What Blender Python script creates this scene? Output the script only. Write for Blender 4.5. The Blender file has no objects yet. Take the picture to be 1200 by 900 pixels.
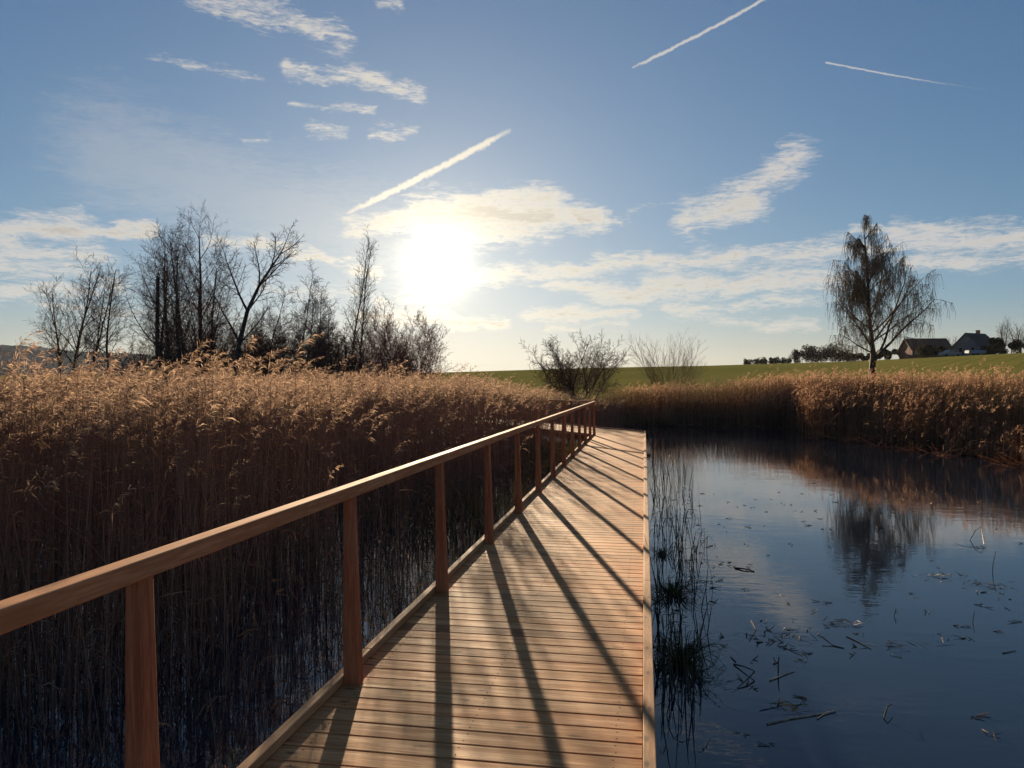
import bpy, math, random
import numpy as np
R_ = math.radians
SC = bpy.context.scene
COL = SC.collection
rng = np.random.default_rng(7)
random.seed(7)

# ------------------------------------------------------------------ camera, sky, sun, exposure
CAM_Z = 1.6
YAW = math.atan(155 / 900)
FW = np.array([-math.sin(YAW), math.cos(YAW), 0.0])
RT = np.array([math.cos(YAW), math.sin(YAW), 0.0])
WATER_Z = -0.45
SUN_AZ = YAW * -1 + math.atan((512 - 600) / 900)      # from +Y, clockwise positive
SUN_EL = R_(8.8)
SUN_DIR = np.array([math.sin(SUN_AZ) * math.cos(SUN_EL), math.cos(SUN_AZ) * math.cos(SUN_EL), math.sin(SUN_EL)])
EXPOSURE = 1.4
SUN_STRENGTH = 5.0
SKY_STRENGTH = 0.05

cam_d = bpy.data.cameras.new("camera")
cam = bpy.data.objects.new("camera", cam_d)
COL.objects.link(cam)
cam.location = (0, 0, CAM_Z)
cam.rotation_euler = (math.pi / 2, 0, YAW)
cam_d.sensor_width = 36
cam_d.lens = 27
cam_d.clip_start = 0.05
cam_d.clip_end = 20000
SC.camera = cam

SC.render.engine = 'CYCLES'
SC.view_settings.view_transform = 'Standard'
SC.view_settings.look = 'None'
SC.view_settings.gamma = 1
SC.view_settings.use_curve_mapping = False
SC.view_settings.exposure = EXPOSURE
SC.cycles.use_denoising = True
SC.cycles.max_bounces = 6
SC.cycles.diffuse_bounces = 3
SC.cycles.glossy_bounces = 3
SC.cycles.transmission_bounces = 3
SC.cycles.caustics_reflective = False
SC.cycles.caustics_refractive = False
SC.cycles.sample_clamp_indirect = 4.0


def sky_uv(px, py):
    """a direction given by a point of the photograph -> azimuth from +Y and elevation, in degrees"""
    v = FW + RT * (px - 600) / 900 + np.array([0, 0, 1]) * (450 - py) / 900
    v = v / np.linalg.norm(v)
    return math.degrees(math.atan2(v[0], v[1])), math.degrees(math.asin(v[2]))


class NT:
    """small helper for writing node trees as expressions"""
    def __init__(self, tree):
        self.t = tree

    def n(self, typ, **kw):
        nd = self.t.nodes.new(typ)
        for k, v in kw.items():
            setattr(nd, k, v)
        return nd

    def link(self, a, b):
        if isinstance(a, (int, float, tuple, list)):
            b.default_value = a
        else:
            self.t.links.new(a, b)

    def math(self, op, a, b=0.0, c=0.0, clamp=False):
        nd = self.n('ShaderNodeMath', operation=op, use_clamp=clamp)
        for i, v in enumerate((a, b, c)):
            self.link(v, nd.inputs[i])
        return nd.outputs[0]

    def vec(self, op, a, b=None):
        nd = self.n('ShaderNodeVectorMath', operation=op)
        self.link(a, nd.inputs[0])
        if b is not None:
            if op == 'SCALE':
                self.link(b, nd.inputs['Scale'])
            else:
                self.link(b, nd.inputs[1])
        return nd.outputs['Value'] if op in ('DOT_PRODUCT', 'LENGTH', 'DISTANCE') else nd.outputs['Vector']

    def smooth(self, v, a, b, lo=0.0, hi=1.0):
        nd = self.n('ShaderNodeMapRange', interpolation_type='SMOOTHSTEP')
        self.link(v, nd.inputs[0])
        for i, x in enumerate((a, b, lo, hi)):
            self.link(x, nd.inputs[i + 1])
        return nd.outputs[0]

    def noise(self, vec, scale, detail=4, rough=0.55, dist=0.0, color=False):
        nd = self.n('ShaderNodeTexNoise')
        self.link(vec, nd.inputs['Vector'])
        nd.inputs['Scale'].default_value = scale
        nd.inputs['Detail'].default_value = detail
        nd.inputs['Roughness'].default_value = rough
        nd.inputs['Distortion'].default_value = dist
        return nd.outputs['Color'] if color else nd.outputs[0]

    def mix(self, f, a, b, blend='MIX'):
        nd = self.n('ShaderNodeMix', data_type='RGBA', blend_type=blend)
        self.link(f, nd.inputs[0])
        self.link(a if not isinstance(a, tuple) or len(a) == 4 else a + (1,), nd.inputs[6])
        self.link(b if not isinstance(b, tuple) or len(b) == 4 else b + (1,), nd.inputs[7])
        return nd.outputs[2]

    def ramp(self, f, stops):
        nd = self.n('ShaderNodeValToRGB')
        e = nd.color_ramp.elements
        while len(e) < len(stops):
            e.new(0.5)
        for i, (p, c) in enumerate(stops):
            e[i].position = p
            e[i].color = c + (1,)
        self.link(f, nd.inputs[0])
        return nd.outputs[0]

    def mapping(self, vec, scale=(1, 1, 1), rot=(0, 0, 0)):
        nd = self.n('ShaderNodeMapping')
        self.link(vec, nd.inputs[0])
        nd.inputs['Scale'].default_value = scale
        nd.inputs['Rotation'].default_value = rot
        return nd.outputs[0]

    def combine(self, x, y, z=0.0):
        nd = self.n('ShaderNodeCombineXYZ')
        for i, v in enumerate((x, y, z)):
            self.link(v, nd.inputs[i])
        return nd.outputs[0]


def build_world():
    w = bpy.data.worlds.new("World")
    SC.world = w
    w.use_nodes = True
    t = w.node_tree
    t.nodes.clear()
    g = NT(t)
    out = g.n('ShaderNodeOutputWorld')
    bg = g.n('ShaderNodeBackground')
    bg.inputs['Strength'].default_value = SKY_STRENGTH
    t.links.new(bg.outputs[0], out.inputs[0])
    sky = g.n('ShaderNodeTexSky', sky_type='NISHITA')
    sky.sun_disc = False
    sky.sun_elevation = SUN_EL
    sky.sun_rotation = SUN_AZ
    sky.altitude = 400
    sky.air_density = 1.0
    sky.dust_density = 0.35
    sky.ozone_density = 2.6
    d = g.n('ShaderNodeTexCoord').outputs['Generated']
    sep = g.n('ShaderNodeSeparateXYZ')
    g.link(d, sep.inputs[0])
    az = g.math('MULTIPLY', g.math('ARCTAN2', sep.outputs[0], sep.outputs[1]), 57.29578)
    el = g.math('MULTIPLY', g.math('ARCSINE', sep.outputs[2]), 57.29578)
    uv = g.combine(az, el)
    # streaky cloud texture, drawn out along the horizon
    warp = g.vec('SCALE', g.vec('SUBTRACT', g.noise(g.mapping(uv, (0.22, 0.5, 1)), 1.0, 5, 0.6, color=True), (0.5, 0.5, 0.5)), 2.4)
    uvw = g.vec('ADD', uv, warp)
    n1 = g.noise(g.mapping(uvw, (0.17, 1.25, 1), (0, 0, R_(-5))), 1.0, 9, 0.66, 0.5)
    n2 = g.noise(g.mapping(uv, (0.9, 4.6, 1), (0, 0, R_(7))), 1.0, 6, 0.65, 0.9)
    grain = g.math('ADD', g.math('MULTIPLY', g.math('SUBTRACT', n1, 0.5), 2.6), g.math('MULTIPLY', g.math('SUBTRACT', n2, 0.5), 2.2))

    def capsule(space, p0, p1, wid, k):
        a, b = np.array(sky_uv(*p0)), np.array(sky_uv(*p1))
        ab = b - a
        l2 = max(float(ab @ ab), 1e-4)
        wd = wid / 900 * 57.3
        pa = g.vec('SUBTRACT', space, (a[0], a[1], 0))
        h = g.math('MULTIPLY', g.vec('DOT_PRODUCT', pa, (ab[0], ab[1], 0)), 1 / l2, clamp=True)
        q = g.vec('SUBTRACT', pa, g.vec('SCALE', (ab[0], ab[1], 0), h))
        m = g.math('MULTIPLY_ADD', g.vec('LENGTH', q), -k / wd, k)
        return m, h

    clouds = [  # two points, half width, density
        ((410, 268), (520, 252), 20, 1.1), ((500, 256), (640, 250), 32, 1.45), ((540, 236), (640, 236), 15, 1.15), ((540, 272), (610, 268), 24, 1.25),
        ((620, 258), (700, 256), 18, 1.2), ((680, 257), (735, 256), 7, 0.95),
        ((810, 258), (880, 235), 26, 1.05), ((870, 225), (935, 182), 24, 1.0),
        ((560, 322), (760, 308), 14, 1.0), ((700, 310), (990, 292), 16, 0.95), ((650, 332), (770, 345), 14, 0.95),
        ((760, 340), (980, 320), 22, 1.05), ((960, 300), (1060, 290), 18, 0.8),
        ((1050, 275), (1220, 282), 20, 1.05), ((1060, 305), (1230, 308), 14, 0.9), ((1000, 270), (1110, 262), 9, 0.7),
        ((615, 367), (740, 367), 13, 1.0), ((640, 382), (730, 381), 8, 0.85),
        ((785, 360), (950, 350), 11, 0.9), ((800, 364), (950, 383), 10, 0.85), ((900, 355), (985, 350), 10, 0.7),
        ((-60, 280), (90, 264), 24, 1.05), ((60, 262), (175, 270), 9, 1.05), ((-80, 305), (110, 296), 26, 0.85),
        ((-60, 345), (140, 335), 16, 0.75), ((-40, 322), (100, 318), 14, 0.6),
        ((240, 280), (340, 292), 11, 1.0), ((330, 293), (445, 318), 9, 1.0), ((300, 335), (420, 338), 11, 0.8), ((60, 365), (260, 360), 12, 0.65),
        ((230, -12), (330, 18), 22, 0.95), ((320, 14), (402, 50), 17, 0.95),
        ((335, 78), (420, 88), 9, 0.95), ((410, 86), (490, 116), 13, 0.95),
        ((180, 70), (300, 90), 9, 0.62), ((345, 120), (435, 132), 6, 0.68), ((365, 154), (400, 153), 10, 0.78), ((440, 154), (475, 150), 11, 0.95),
        ((285, 160), (312, 160), 8, 0.75), ((445, 2), (468, 6), 9, 0.85),
        ((445, 352), (525, 350), 10, 1.1), ((420, 368), (590, 376), 10, 1.15), ((450, 380), (560, 382), 7, 1.0), ((480, 338), (600, 330), 9, 0.8), ((740, 245), (790, 242), 6, 0.55),
        ((-400, 250), (-150, 290), 26, 1.0), ((1280, 230), (1500, 250), 26, 0.9), ((1300, 330), (1700, 320), 20, 0.9),
    ]
    acc = None
    for p0, p1, wd, k in clouds:
        m, _ = capsule(uvw, p0, p1, wd * 1.25, k * (0.86 if p1[1] < 170 else 1.0))
        acc = m if acc is None else g.math('MAXIMUM', acc, m)
    acc = g.math('MAXIMUM', acc, 0.0)
    dens = g.math('ADD', acc, g.math('MULTIPLY', grain, 0.72))
    dens = g.math('MULTIPLY', dens, g.smooth(acc, 0.0, 0.18))
    mask = g.smooth(dens, 0.12, 1.2)
    # wide thin veil, upper left of the sun
    v1, _ = capsule(uv, (130, 180), (420, 275), 95, 1.0)
    veil = g.math('MULTIPLY', g.smooth(g.math('ADD', v1, g.math('MULTIPLY', grain, 0.4)), 0.1, 1.0), 0.24)
    mask = g.math('MAXIMUM', mask, veil)
    # three contrails
    for p0, p1, w0, w1, k, lump in (((408, 249), (597, 153), 5.2, 6.0, 1.0, 1.0), ((742, 79), (912, -10), 2.5, 5.0, 0.75, 0.8), ((968, 73), (1160, 106), 1.3, 1.6, 0.65, 0.5)):
        a, b = np.array(sky_uv(*p0)), np.array(sky_uv(*p1))
        nz = g.math('SUBTRACT', g.noise(uv, 3.2, 4, 0.65), 0.5)
        uvc = g.vec('ADD', uv, g.vec('SCALE', g.vec('SUBTRACT', g.noise(uv, 1.8, 3, 0.6, color=True), (0.5, 0.5, 0.5)), 0.32 * lump))
        m, h = capsule(uvc, p0, p1, w0 * 1.05, 1.0)
        m = g.math('ADD', m, g.math('MULTIPLY', nz, lump))
        if w1 < 2:
            m = g.math('MULTIPLY', m, g.smooth(h, 0.15, 1.0, 1.0, 0.25))
        else:
            m = g.math('MULTIPLY', m, g.math('MULTIPLY', g.smooth(h, 0.80, 1.0, 1.0, 0.45), g.smooth(h, 0.0, 0.18, 0.6, 1.0)))
        mask = g.math('MAXIMUM', mask, g.math('MULTIPLY', g.smooth(m, 0.1, 0.75), k))
    mask = g.math('MULTIPLY', mask, g.smooth(el, 0.3, 2.5), clamp=True)
    # light from the sun scattered by the thin cloud in front of it
    cs = g.math('MAXIMUM', g.vec('DOT_PRODUCT', d, tuple(SUN_DIR)), 0.0)
    g1 = g.math('POWER', cs, 1500.0)
    gm = g.math('POWER', cs, 130.0)
    g2 = g.math('POWER', cs, 420.0)
    g3 = g.math('POWER', cs, 45.0)
    g4 = g.math('POWER', cs, 9.0)
    skyc = g.vec('MULTIPLY', sky.outputs[0], SKY_TINT)
    skyc = g.vec('DIVIDE', skyc, g.vec('ADD', g.vec('SCALE', skyc, 1 / 16.0), (1, 1, 1)))
    skyc = g.vec('ADD', skyc, g.vec('SCALE', (1.0, 1.0, 1.0), g.math('MULTIPLY', g4, 0.5)))
    low = g.math('MULTIPLY', g.smooth(el, 6.0, 0.0), 0.66)
    skyc = g.mix(low, skyc, g.vec('SCALE', (9.4, 8.5, 7.0), g.math('MULTIPLY_ADD', g4, 0.38, 0.60)))
    gain = g.math('ADD', g.math('MULTIPLY', g2, 3.5), g.math('ADD', g.math('MULTIPLY', g3, 3.2), g.math('MULTIPLY', g4, 1.2)))
    shade = g.smooth(dens, 0.75, 1.45, 1.0, 0.70)          # thick parts of a cloud look greyer against the sun
    ccol = g.vec('SCALE', g.mix(g.math('MULTIPLY', g4, 1.0, clamp=True), CLOUD_FAR, CLOUD_NEAR), g.math('MULTIPLY', shade, g.math('ADD', gain, CLOUD_BASE)))
    base = g.mix(g.math('MULTIPLY', mask, 0.86), skyc, ccol)
    halo = g.vec('ADD', g.vec('SCALE', (1.0, 0.88, 0.68), g.math('MULTIPLY', g1, 14.0)),
                 g.vec('ADD', g.vec('SCALE', (1.0, 0.82, 0.52), g.math('ADD', g.math('MULTIPLY', g2, g.math('MULTIPLY', g.math('MULTIPLY_ADD', grain, 2.2, 2.6), g.math('MULTIPLY_ADD', mask, 0.9, 0.55))), g.math('MULTIPLY', gm, 1.3))), g.vec('SCALE', (1.0, 0.84, 0.62), g.math('MULTIPLY', g3, 0.5))))
    col = g.vec('SCALE', g.vec('ADD', base, halo), SKY_LEVEL)
    g.link(col, bg.inputs['Color'])
    w.cycles.sampling_method = 'MANUAL'
    w.cycles.sample_map_resolution = 1024


SKY_LEVEL = 0.635
SKY_TINT = (0.95, 1.16, 1.48)
CLOUD_FAR = (1.0, 0.93, 0.86)
CLOUD_NEAR = (1.0, 0.90, 0.72)
CLOUD_BASE = 8.6
build_world()

sl = bpy.data.lights.new("sun", 'SUN')
sl.energy = SUN_STRENGTH
sl.angle = R_(0.55)
sl.color = (1.0, 0.79, 0.53)
sun = bpy.data.objects.new("sun", sl)
COL.objects.link(sun)
sun.rotation_euler = (math.pi / 2 - SUN_EL, 0, math.pi - SUN_AZ)
sun.location = tuple(SUN_DIR * 50)


# ------------------------------------------------------------------ helpers
def tag(o, label=None, cat=None, group=None, kind=None):
    if label: o["label"] = label
    if cat: o["category"] = cat
    if group: o["group"] = group
    if kind: o["kind"] = kind
    return o


def empty(name, loc, rz=0.0):
    o = bpy.data.objects.new(name, None)
    o.empty_display_size = 0.2
    COL.objects.link(o)
    o.location = loc
    o.rotation_euler = (0, 0, rz)
    return o


class Acc:
    """gathers vertices and faces, then becomes ONE mesh object"""
    def __init__(self):
        self.v, self.f, self.nv = [], [], 0

    def add(self, verts, faces, mat=0):
        verts = np.asarray(verts, dtype=np.float64).reshape(-1, 3)
        faces = np.asarray(faces, dtype=np.int64)
        self.f.append((faces + self.nv, mat))
        self.v.append(verts)
        self.nv += len(verts)

    def poly_prism(self, pts2, z0, z1, mat=0):
        n = len(pts2)
        v = [(x, y, z0) for x, y in pts2] + [(x, y, z1) for x, y in pts2]
        self.nonuni(v, [list(range(n))[::-1], list(range(n, 2 * n))] + [[i, (i + 1) % n, n + (i + 1) % n, n + i] for i in range(n)], mat)

    def nonuni(self, v, faces, mat=0):
        base = self.nv
        self.v.append(np.asarray(v, dtype=np.float64).reshape(-1, 3))
        self.nv += len(v)
        for f in faces:
            self.f.append((np.array([f]) + base, mat))

    def box(self, x0, x1, y0, y1, z0, z1, mat=0):
        self.add([(x0, y0, z0), (x1, y0, z0), (x1, y1, z0), (x0, y1, z0), (x0, y0, z1), (x1, y0, z1), (x1, y1, z1), (x0, y1, z1)],
                 [(0, 3, 2, 1), (4, 5, 6, 7), (0, 1, 5, 4), (1, 2, 6, 5), (2, 3, 7, 6), (3, 0, 4, 7)], mat)

    def tubes(self, pts, rad, sides=3, mat=0, cap=False):
        pts = np.asarray(pts, dtype=np.float64)
        rad = np.asarray(rad, dtype=np.float64)
        N, K = pts.shape[:2]
        tan = np.gradient(pts, axis=1)
        tan /= np.linalg.norm(tan, axis=2, keepdims=True) + 1e-9
        ref = np.tile(np.array([0.31, 0.95, 0.05]), (N, 1))
        vert = np.abs(tan.mean(axis=1) @ np.array([0.31, 0.95, 0.05])) > 0.85
        ref[vert] = (0.1, 0.1, 0.99)
        a = np.cross(tan, ref[:, None, :])
        a /= np.linalg.norm(a, axis=2, keepdims=True) + 1e-9
        b = np.cross(tan, a)
        ang = np.arange(sides) * 2 * math.pi / sides
        ring = pts[:, :, None, :] + rad[:, :, None, None] * (a[:, :, None, :] * np.cos(ang)[None, None, :, None] + b[:, :, None, :] * np.sin(ang)[None, None, :, None])
        idx = np.arange(N * K * sides).reshape(N, K, sides)
        i0, i1 = idx[:, :-1, :], idx[:, 1:, :]
        q = np.stack([i0, np.roll(i0, -1, 2), np.roll(i1, -1, 2), i1], axis=-1).reshape(-1, 4)
        base = self.nv
        self.add(ring.reshape(-1, 3), q, mat)
        if cap:
            self.f.append((idx[:, -1, :].reshape(-1, sides) + base, mat))

    def ribbons(self, pts, wid, side, mat=0):
        pts = np.asarray(pts)
        N, K = pts.shape[:2]
        off = side[:, None, :] * wid[:, :, None] * 0.5
        v = np.stack([pts - off, pts + off], axis=2)
        idx = np.arange(N * K * 2).reshape(N, K, 2)
        q = np.stack([idx[:, :-1, 0], idx[:, :-1, 1], idx[:, 1:, 1], idx[:, 1:, 0]], axis=-1).reshape(-1, 4)
        self.add(v.reshape(-1, 3), q, mat)

    def mesh(self, name, mats, smooth=False):
        me = bpy.data.meshes.new(name)
        V = np.concatenate(self.v)
        lt = np.concatenate([f.reshape(-1) for f, m in self.f])
        ls = np.concatenate([np.full(len(f), f.shape[1]) for f, m in self.f])
        mi = np.concatenate([np.full(len(f), m) for f, m in self.f])
        me.vertices.add(len(V))
        me.vertices.foreach_set("co", V.astype(np.float32).ravel())
        me.loops.add(len(lt))
        me.loops.foreach_set("vertex_index", lt.astype(np.int32))
        me.polygons.add(len(ls))
        st = np.concatenate([[0], np.cumsum(ls)[:-1]])
        me.polygons.foreach_set("loop_start", st.astype(np.int32))
        me.polygons.foreach_set("loop_total", ls.astype(np.int32))
        me.polygons.foreach_set("material_index", mi.astype(np.int32))
        me.polygons.foreach_set("use_smooth", np.full(len(ls), bool(smooth)))
        for m in (mats if isinstance(mats, (list, tuple)) else [mats]):
            me.materials.append(m)
        me.update(calc_edges=True)
        me.validate()
        return me

    def build(self, name, mats, parent=None, smooth=False, bevel=0.0):
        o = bpy.data.objects.new(name, self.mesh(name, mats, smooth))
        COL.objects.link(o)
        if parent is not None:
            o.parent = parent
        if bevel:
            b = o.modifiers.new("bevel", 'BEVEL')
            b.width = bevel
            b.segments = 2
            b.limit_method = 'ANGLE'
        return o


def new_mat(name):
    m = bpy.data.materials.new(name)
    m.use_nodes = True
    t = m.node_tree
    t.nodes.clear()
    g = NT(t)
    out = g.n('ShaderNodeOutputMaterial')
    return m, g, out


def principled(g, out, color, rough=0.7, spec=0.3, bump=None, bump_d=0.01, bump_s=0.5, ior=None):
    p = g.n('ShaderNodeBsdfPrincipled')
    g.link(color if not isinstance(color, tuple) else color + (1,), p.inputs['Base Color'])
    g.link(rough, p.inputs['Roughness'])
    p.inputs['Specular IOR Level'].default_value = spec
    if ior: p.inputs['IOR'].default_value = ior
    if bump is not None:
        b = g.n('ShaderNodeBump')
        b.inputs['Strength'].default_value = bump_s
        b.inputs['Distance'].default_value = bump_d
        g.link(bump, b.inputs['Height'])
        g.link(b.outputs[0], p.inputs['Normal'])
    g.link(p.outputs[0], out.inputs[0])
    return p


def mat_wood(name, light, dark, axis, knots=True, spec=0.12, rough=0.72):
    m, g, out = new_mat(name)
    co = g.n('ShaderNodeTexCoord').outputs['Object']
    isl = g.n('ShaderNodeNewGeometry').outputs['Random Per Island']
    shift = g.vec('SCALE', (13.7, 7.3, 3.1), g.math('MULTIPLY', isl, 40.0))
    co2 = g.vec('ADD', co, shift)
    sc = {'x': (1.6, 26, 26), 'y': (26, 1.6, 26), 'z': (26, 26, 1.6)}[axis]
    grain = g.noise(g.mapping(co2, sc), 1.0, 6, 0.65, 0.6)
    fine = g.noise(g.mapping(co2, tuple(s * 5 for s in sc)), 1.0, 3, 0.6)
    blotch = g.noise(co2, 3.0, 4, 0.6)
    f = g.math('ADD', g.math('MULTIPLY', grain, 0.75), g.math('MULTIPLY', g.math('SUBTRACT', fine, 0.5), 0.5))
    col = g.mix(g.smooth(f, 0.28, 0.56), dark, light)
    tone = g.ramp(isl, [(0.0, (0.60, 0.47, 0.38)), (0.2, (0.95, 0.86, 0.78)), (0.5, (1.14, 1.05, 0.95)), (0.75, (1.16, 0.93, 0.76)), (1.0, (0.86, 0.78, 0.70))])
    col = g.mix(1.0 if knots else 0.35, col, tone, 'MULTIPLY')
    col = g.mix(g.smooth(blotch, 0.42, 0.75, 0.0, 0.4), col, (0.40, 0.23, 0.11))
    if knots:
        v = g.n('ShaderNodeTexVoronoi', voronoi_dimensions='3D' if axis == 'z' else '2D')
        s2 = {'x': (3.2, 8.5, 0), 'y': (8.5, 3.2, 0), 'z': (9, 9, 2.4)}[axis]
        g.link(g.mapping(co2, s2), v.inputs['Vector'])
        v.inputs['Scale'].default_value = 1.0
        kn = g.smooth(v.outputs['Distance'], 0.04, 0.15, 1.0, 0.0)
        sp = g.n('ShaderNodeSeparateColor')
        g.link(v.outputs['Color'], sp.inputs[0])
        kn = g.math('MULTIPLY', kn, g.math('GREATER_THAN', sp.outputs[0], 0.66))
        col = g.mix(g.math('MULTIPLY', kn, 0.8), col, (0.13, 0.06, 0.03))
    hgt = g.math('ADD', g.math('MULTIPLY', fine, 0.5), g.math('ADD', g.math('MULTIPLY', blotch, 1.2), g.math('MULTIPLY', grain, 0.5)))
    principled(g, out, col, g.smooth(grain, 0.2, 0.8, rough + 0.1, rough - 0.08), spec, hgt, 0.0016, 0.5)
    return m


def mat_simple(name, color, rough=0.7, spec=0.3, noise=None, amp=0.3, bump=0.0):
    m, g, out = new_mat(name)
    if noise:
        co = g.n('ShaderNodeTexCoord').outputs['Object']
        n = g.noise(co, noise, 5, 0.6)
        dk = tuple(c * (1 - amp) for c in color)
        lt = tuple(min(1, c * (1 + amp)) for c in color)
        col = g.mix(g.smooth(n, 0.3, 0.7), dk, lt)
        principled(g, out, col, rough, spec, n if bump else None, bump or 0.01)
    else:
        principled(g, out, color, rough, spec)
    return m


def mat_leafy(name, stops, trans=0.45, tcol=1.2, rough=0.6, gloss=0.0):
    """thin dry plant matter: diffuse plus light passing through, varied from piece to piece"""
    m, g, out = new_mat(name)
    isl = g.n('ShaderNodeNewGeometry').outputs['Random Per Island']
    col = g.ramp(isl, stops)
    pos = g.n('ShaderNodeTexCoord').outputs['Object']
    col = g.mix(0.6, col, g.ramp(g.noise(pos, 0.45, 3, 0.6), [(0.3, (0.6, 0.55, 0.52)), (0.7, (1.2, 1.1, 1.0))]), 'MULTIPLY')
    d = g.n('ShaderNodeBsdfDiffuse')
    tr = g.n('ShaderNodeBsdfTranslucent')
    g.link(col, d.inputs[0])
    g.link(g.vec('SCALE', col, tcol), tr.inputs[0])
    mx = g.n('ShaderNodeMixShader')
    mx.inputs[0].default_value = trans
    g.link(d.outputs[0], mx.inputs[1])
    g.link(tr.outputs[0], mx.inputs[2])
    res = mx.outputs[0]
    if gloss:
        gl = g.n('ShaderNodeBsdfGlossy')
        gl.inputs['Roughness'].default_value = 0.4
        gl.inputs[0].default_value = (0.9, 0.8, 0.7, 1)
        m2 = g.n('ShaderNodeMixShader')
        m2.inputs[0].default_value = gloss
        g.link(res, m2.inputs[1]); g.link(gl.outputs[0], m2.inputs[2])
        res = m2.outputs[0]
    g.link(res, out.inputs[0])
    return m


M = {}
M['deck'] = mat_wood('larch deck boards', (0.74, 0.415, 0.175), (0.46, 0.21, 0.08), 'x')
M['rail'] = mat_wood('larch rail', (0.66, 0.34, 0.17), (0.44, 0.19, 0.085), 'y', knots=False, spec=0.08, rough=0.8)
M['kerb'] = mat_wood('larch kerb', (0.60, 0.36, 0.19), (0.40, 0.21, 0.10), 'y')
M['post'] = mat_wood('larch post', (0.50, 0.21, 0.11), (0.30, 0.105, 0.05), 'z')
M['beam'] = mat_wood('weathered pile', (0.20, 0.15, 0.11), (0.10, 0.07, 0.05), 'z')
M['steel'] = mat_simple('screw steel', (0.06, 0.05, 0.045), 0.85, 0.1)
M['reed_stem'] = mat_leafy('reed stem', [(0.0, (0.17, 0.095, 0.07)), (0.5, (0.30, 0.18, 0.13)), (1.0, (0.44, 0.29, 0.21))], 0.25, 1.0, gloss=0.04)
M['reed_leaf'] = mat_leafy('dead reed leaf', [(0.0, (0.11, 0.07, 0.05)), (0.5, (0.20, 0.125, 0.085)), (1.0, (0.32, 0.215, 0.14))], 0.3, 1.0)
M['reed_plume'] = mat_leafy('reed plume', [(0.0, (0.16, 0.105, 0.08)), (0.5, (0.28, 0.195, 0.145)), (1.0, (0.48, 0.36, 0.265))], 0.5, 1.1)
M['red_plume'] = mat_leafy('reddish reed plume', [(0.0, (0.26, 0.15, 0.10)), (0.5, (0.40, 0.25, 0.17)), (1.0, (0.54, 0.37, 0.26))], 0.5, 1.1)
M['red_stem'] = mat_leafy('reddish reed stem', [(0.0, (0.10, 0.055, 0.035)), (0.4, (0.26, 0.15, 0.095)), (0.8, (0.38, 0.235, 0.15)), (1.0, (0.62, 0.46, 0.32))], 0.45, 1.1)
M['red_leaf'] = mat_leafy('reddish reed leaf', [(0.0, (0.12, 0.065, 0.04)), (0.4, (0.28, 0.165, 0.105)), (0.8, (0.42, 0.27, 0.175)), (1.0, (0.66, 0.50, 0.36))], 0.5, 1.2)
M['grass_blade'] = mat_leafy('marsh grass', [(0.0, (0.05, 0.055, 0.02)), (0.5, (0.09, 0.10, 0.03)), (1.0, (0.20, 0.15, 0.07))], 0.4, 1.1)
M['wet_stalk'] = mat_leafy('wet reed stalk', [(0.0, (0.03, 0.028, 0.02)), (0.6, (0.06, 0.05, 0.03)), (1.0, (0.14, 0.10, 0.06))], 0.1, 1.0, gloss=0.05)
M['wet_leaf'] = mat_leafy('floating reed scrap', [(0.0, (0.05, 0.04, 0.03)), (0.6, (0.11, 0.085, 0.06)), (1.0, (0.24, 0.19, 0.13))], 0.1, 1.0, gloss=0.05)
M['pale_stalk'] = mat_simple('bleached reed stalk', (0.40, 0.31, 0.21), 0.6, 0.3, 9, 0.4)
M['bark'] = mat_simple('dark bark', (0.07, 0.052, 0.042), 0.85, 0.15, 6, 0.5, 0.02)
M['twig'] = mat_simple('bare twigs', (0.15, 0.10, 0.075), 0.8, 0.15, 3, 0.4)
M['red_twig'] = mat_simple('reddish bare twigs', (0.26, 0.13, 0.10), 0.8, 0.15, 3, 0.4)


def mat_birch():
    m, g, out = new_mat('birch bark')
    co = g.n('ShaderNodeTexCoord').outputs['Object']
    n = g.noise(g.mapping(co, (3, 3, 9)), 1.0, 5, 0.65)
    sep = g.n('ShaderNodeSeparateXYZ'); g.link(co, sep.inputs[0])
    f = g.math('ADD', g.smooth(n, 0.42, 0.58), g.smooth(sep.outputs[2], 3.5, 0.8, 0.0, 1.0), clamp=True)
    principled(g, out, g.mix(f, (0.085, 0.075, 0.065), (0.03, 0.026, 0.022)), 0.8, 0.2, n, 0.02)
    return m


M['birch'] = mat_birch()
M['birch_leaf'] = mat_leafy('withered birch leaf', [(0.0, (0.05, 0.045, 0.02)), (0.5, (0.10, 0.085, 0.035)), (1.0, (0.16, 0.12, 0.05))], 0.35, 1.1)


def mat_water():
    m, g, out = new_mat('pond water')
    co = g.n('ShaderNodeTexCoord').outputs['Object']
    a = g.noise(g.mapping(co, (2.2, 5.5, 1), (0, 0, R_(-8))), 1.0, 3, 0.5)
    b = g.noise(g.mapping(co, (9, 17, 1), (0, 0, R_(12))), 1.0, 2, 0.5)
    patch = g.smooth(g.noise(co, 0.16, 3, 0.5), 0.38, 0.66, 0.15, 1.0)
    h = g.math('MULTIPLY', g.math('ADD', a, g.math('MULTIPLY', b, 0.30)), patch)
    murk = g.mix(g.noise(co, 0.8, 4, 0.6), (0.006, 0.012, 0.024), (0.014, 0.022, 0.034))
    p = principled(g, out, murk, 0.015, 0.5, h, 0.0075, 0.5, ior=1.45)
    return m


M['water'] = mat_water()


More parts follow.
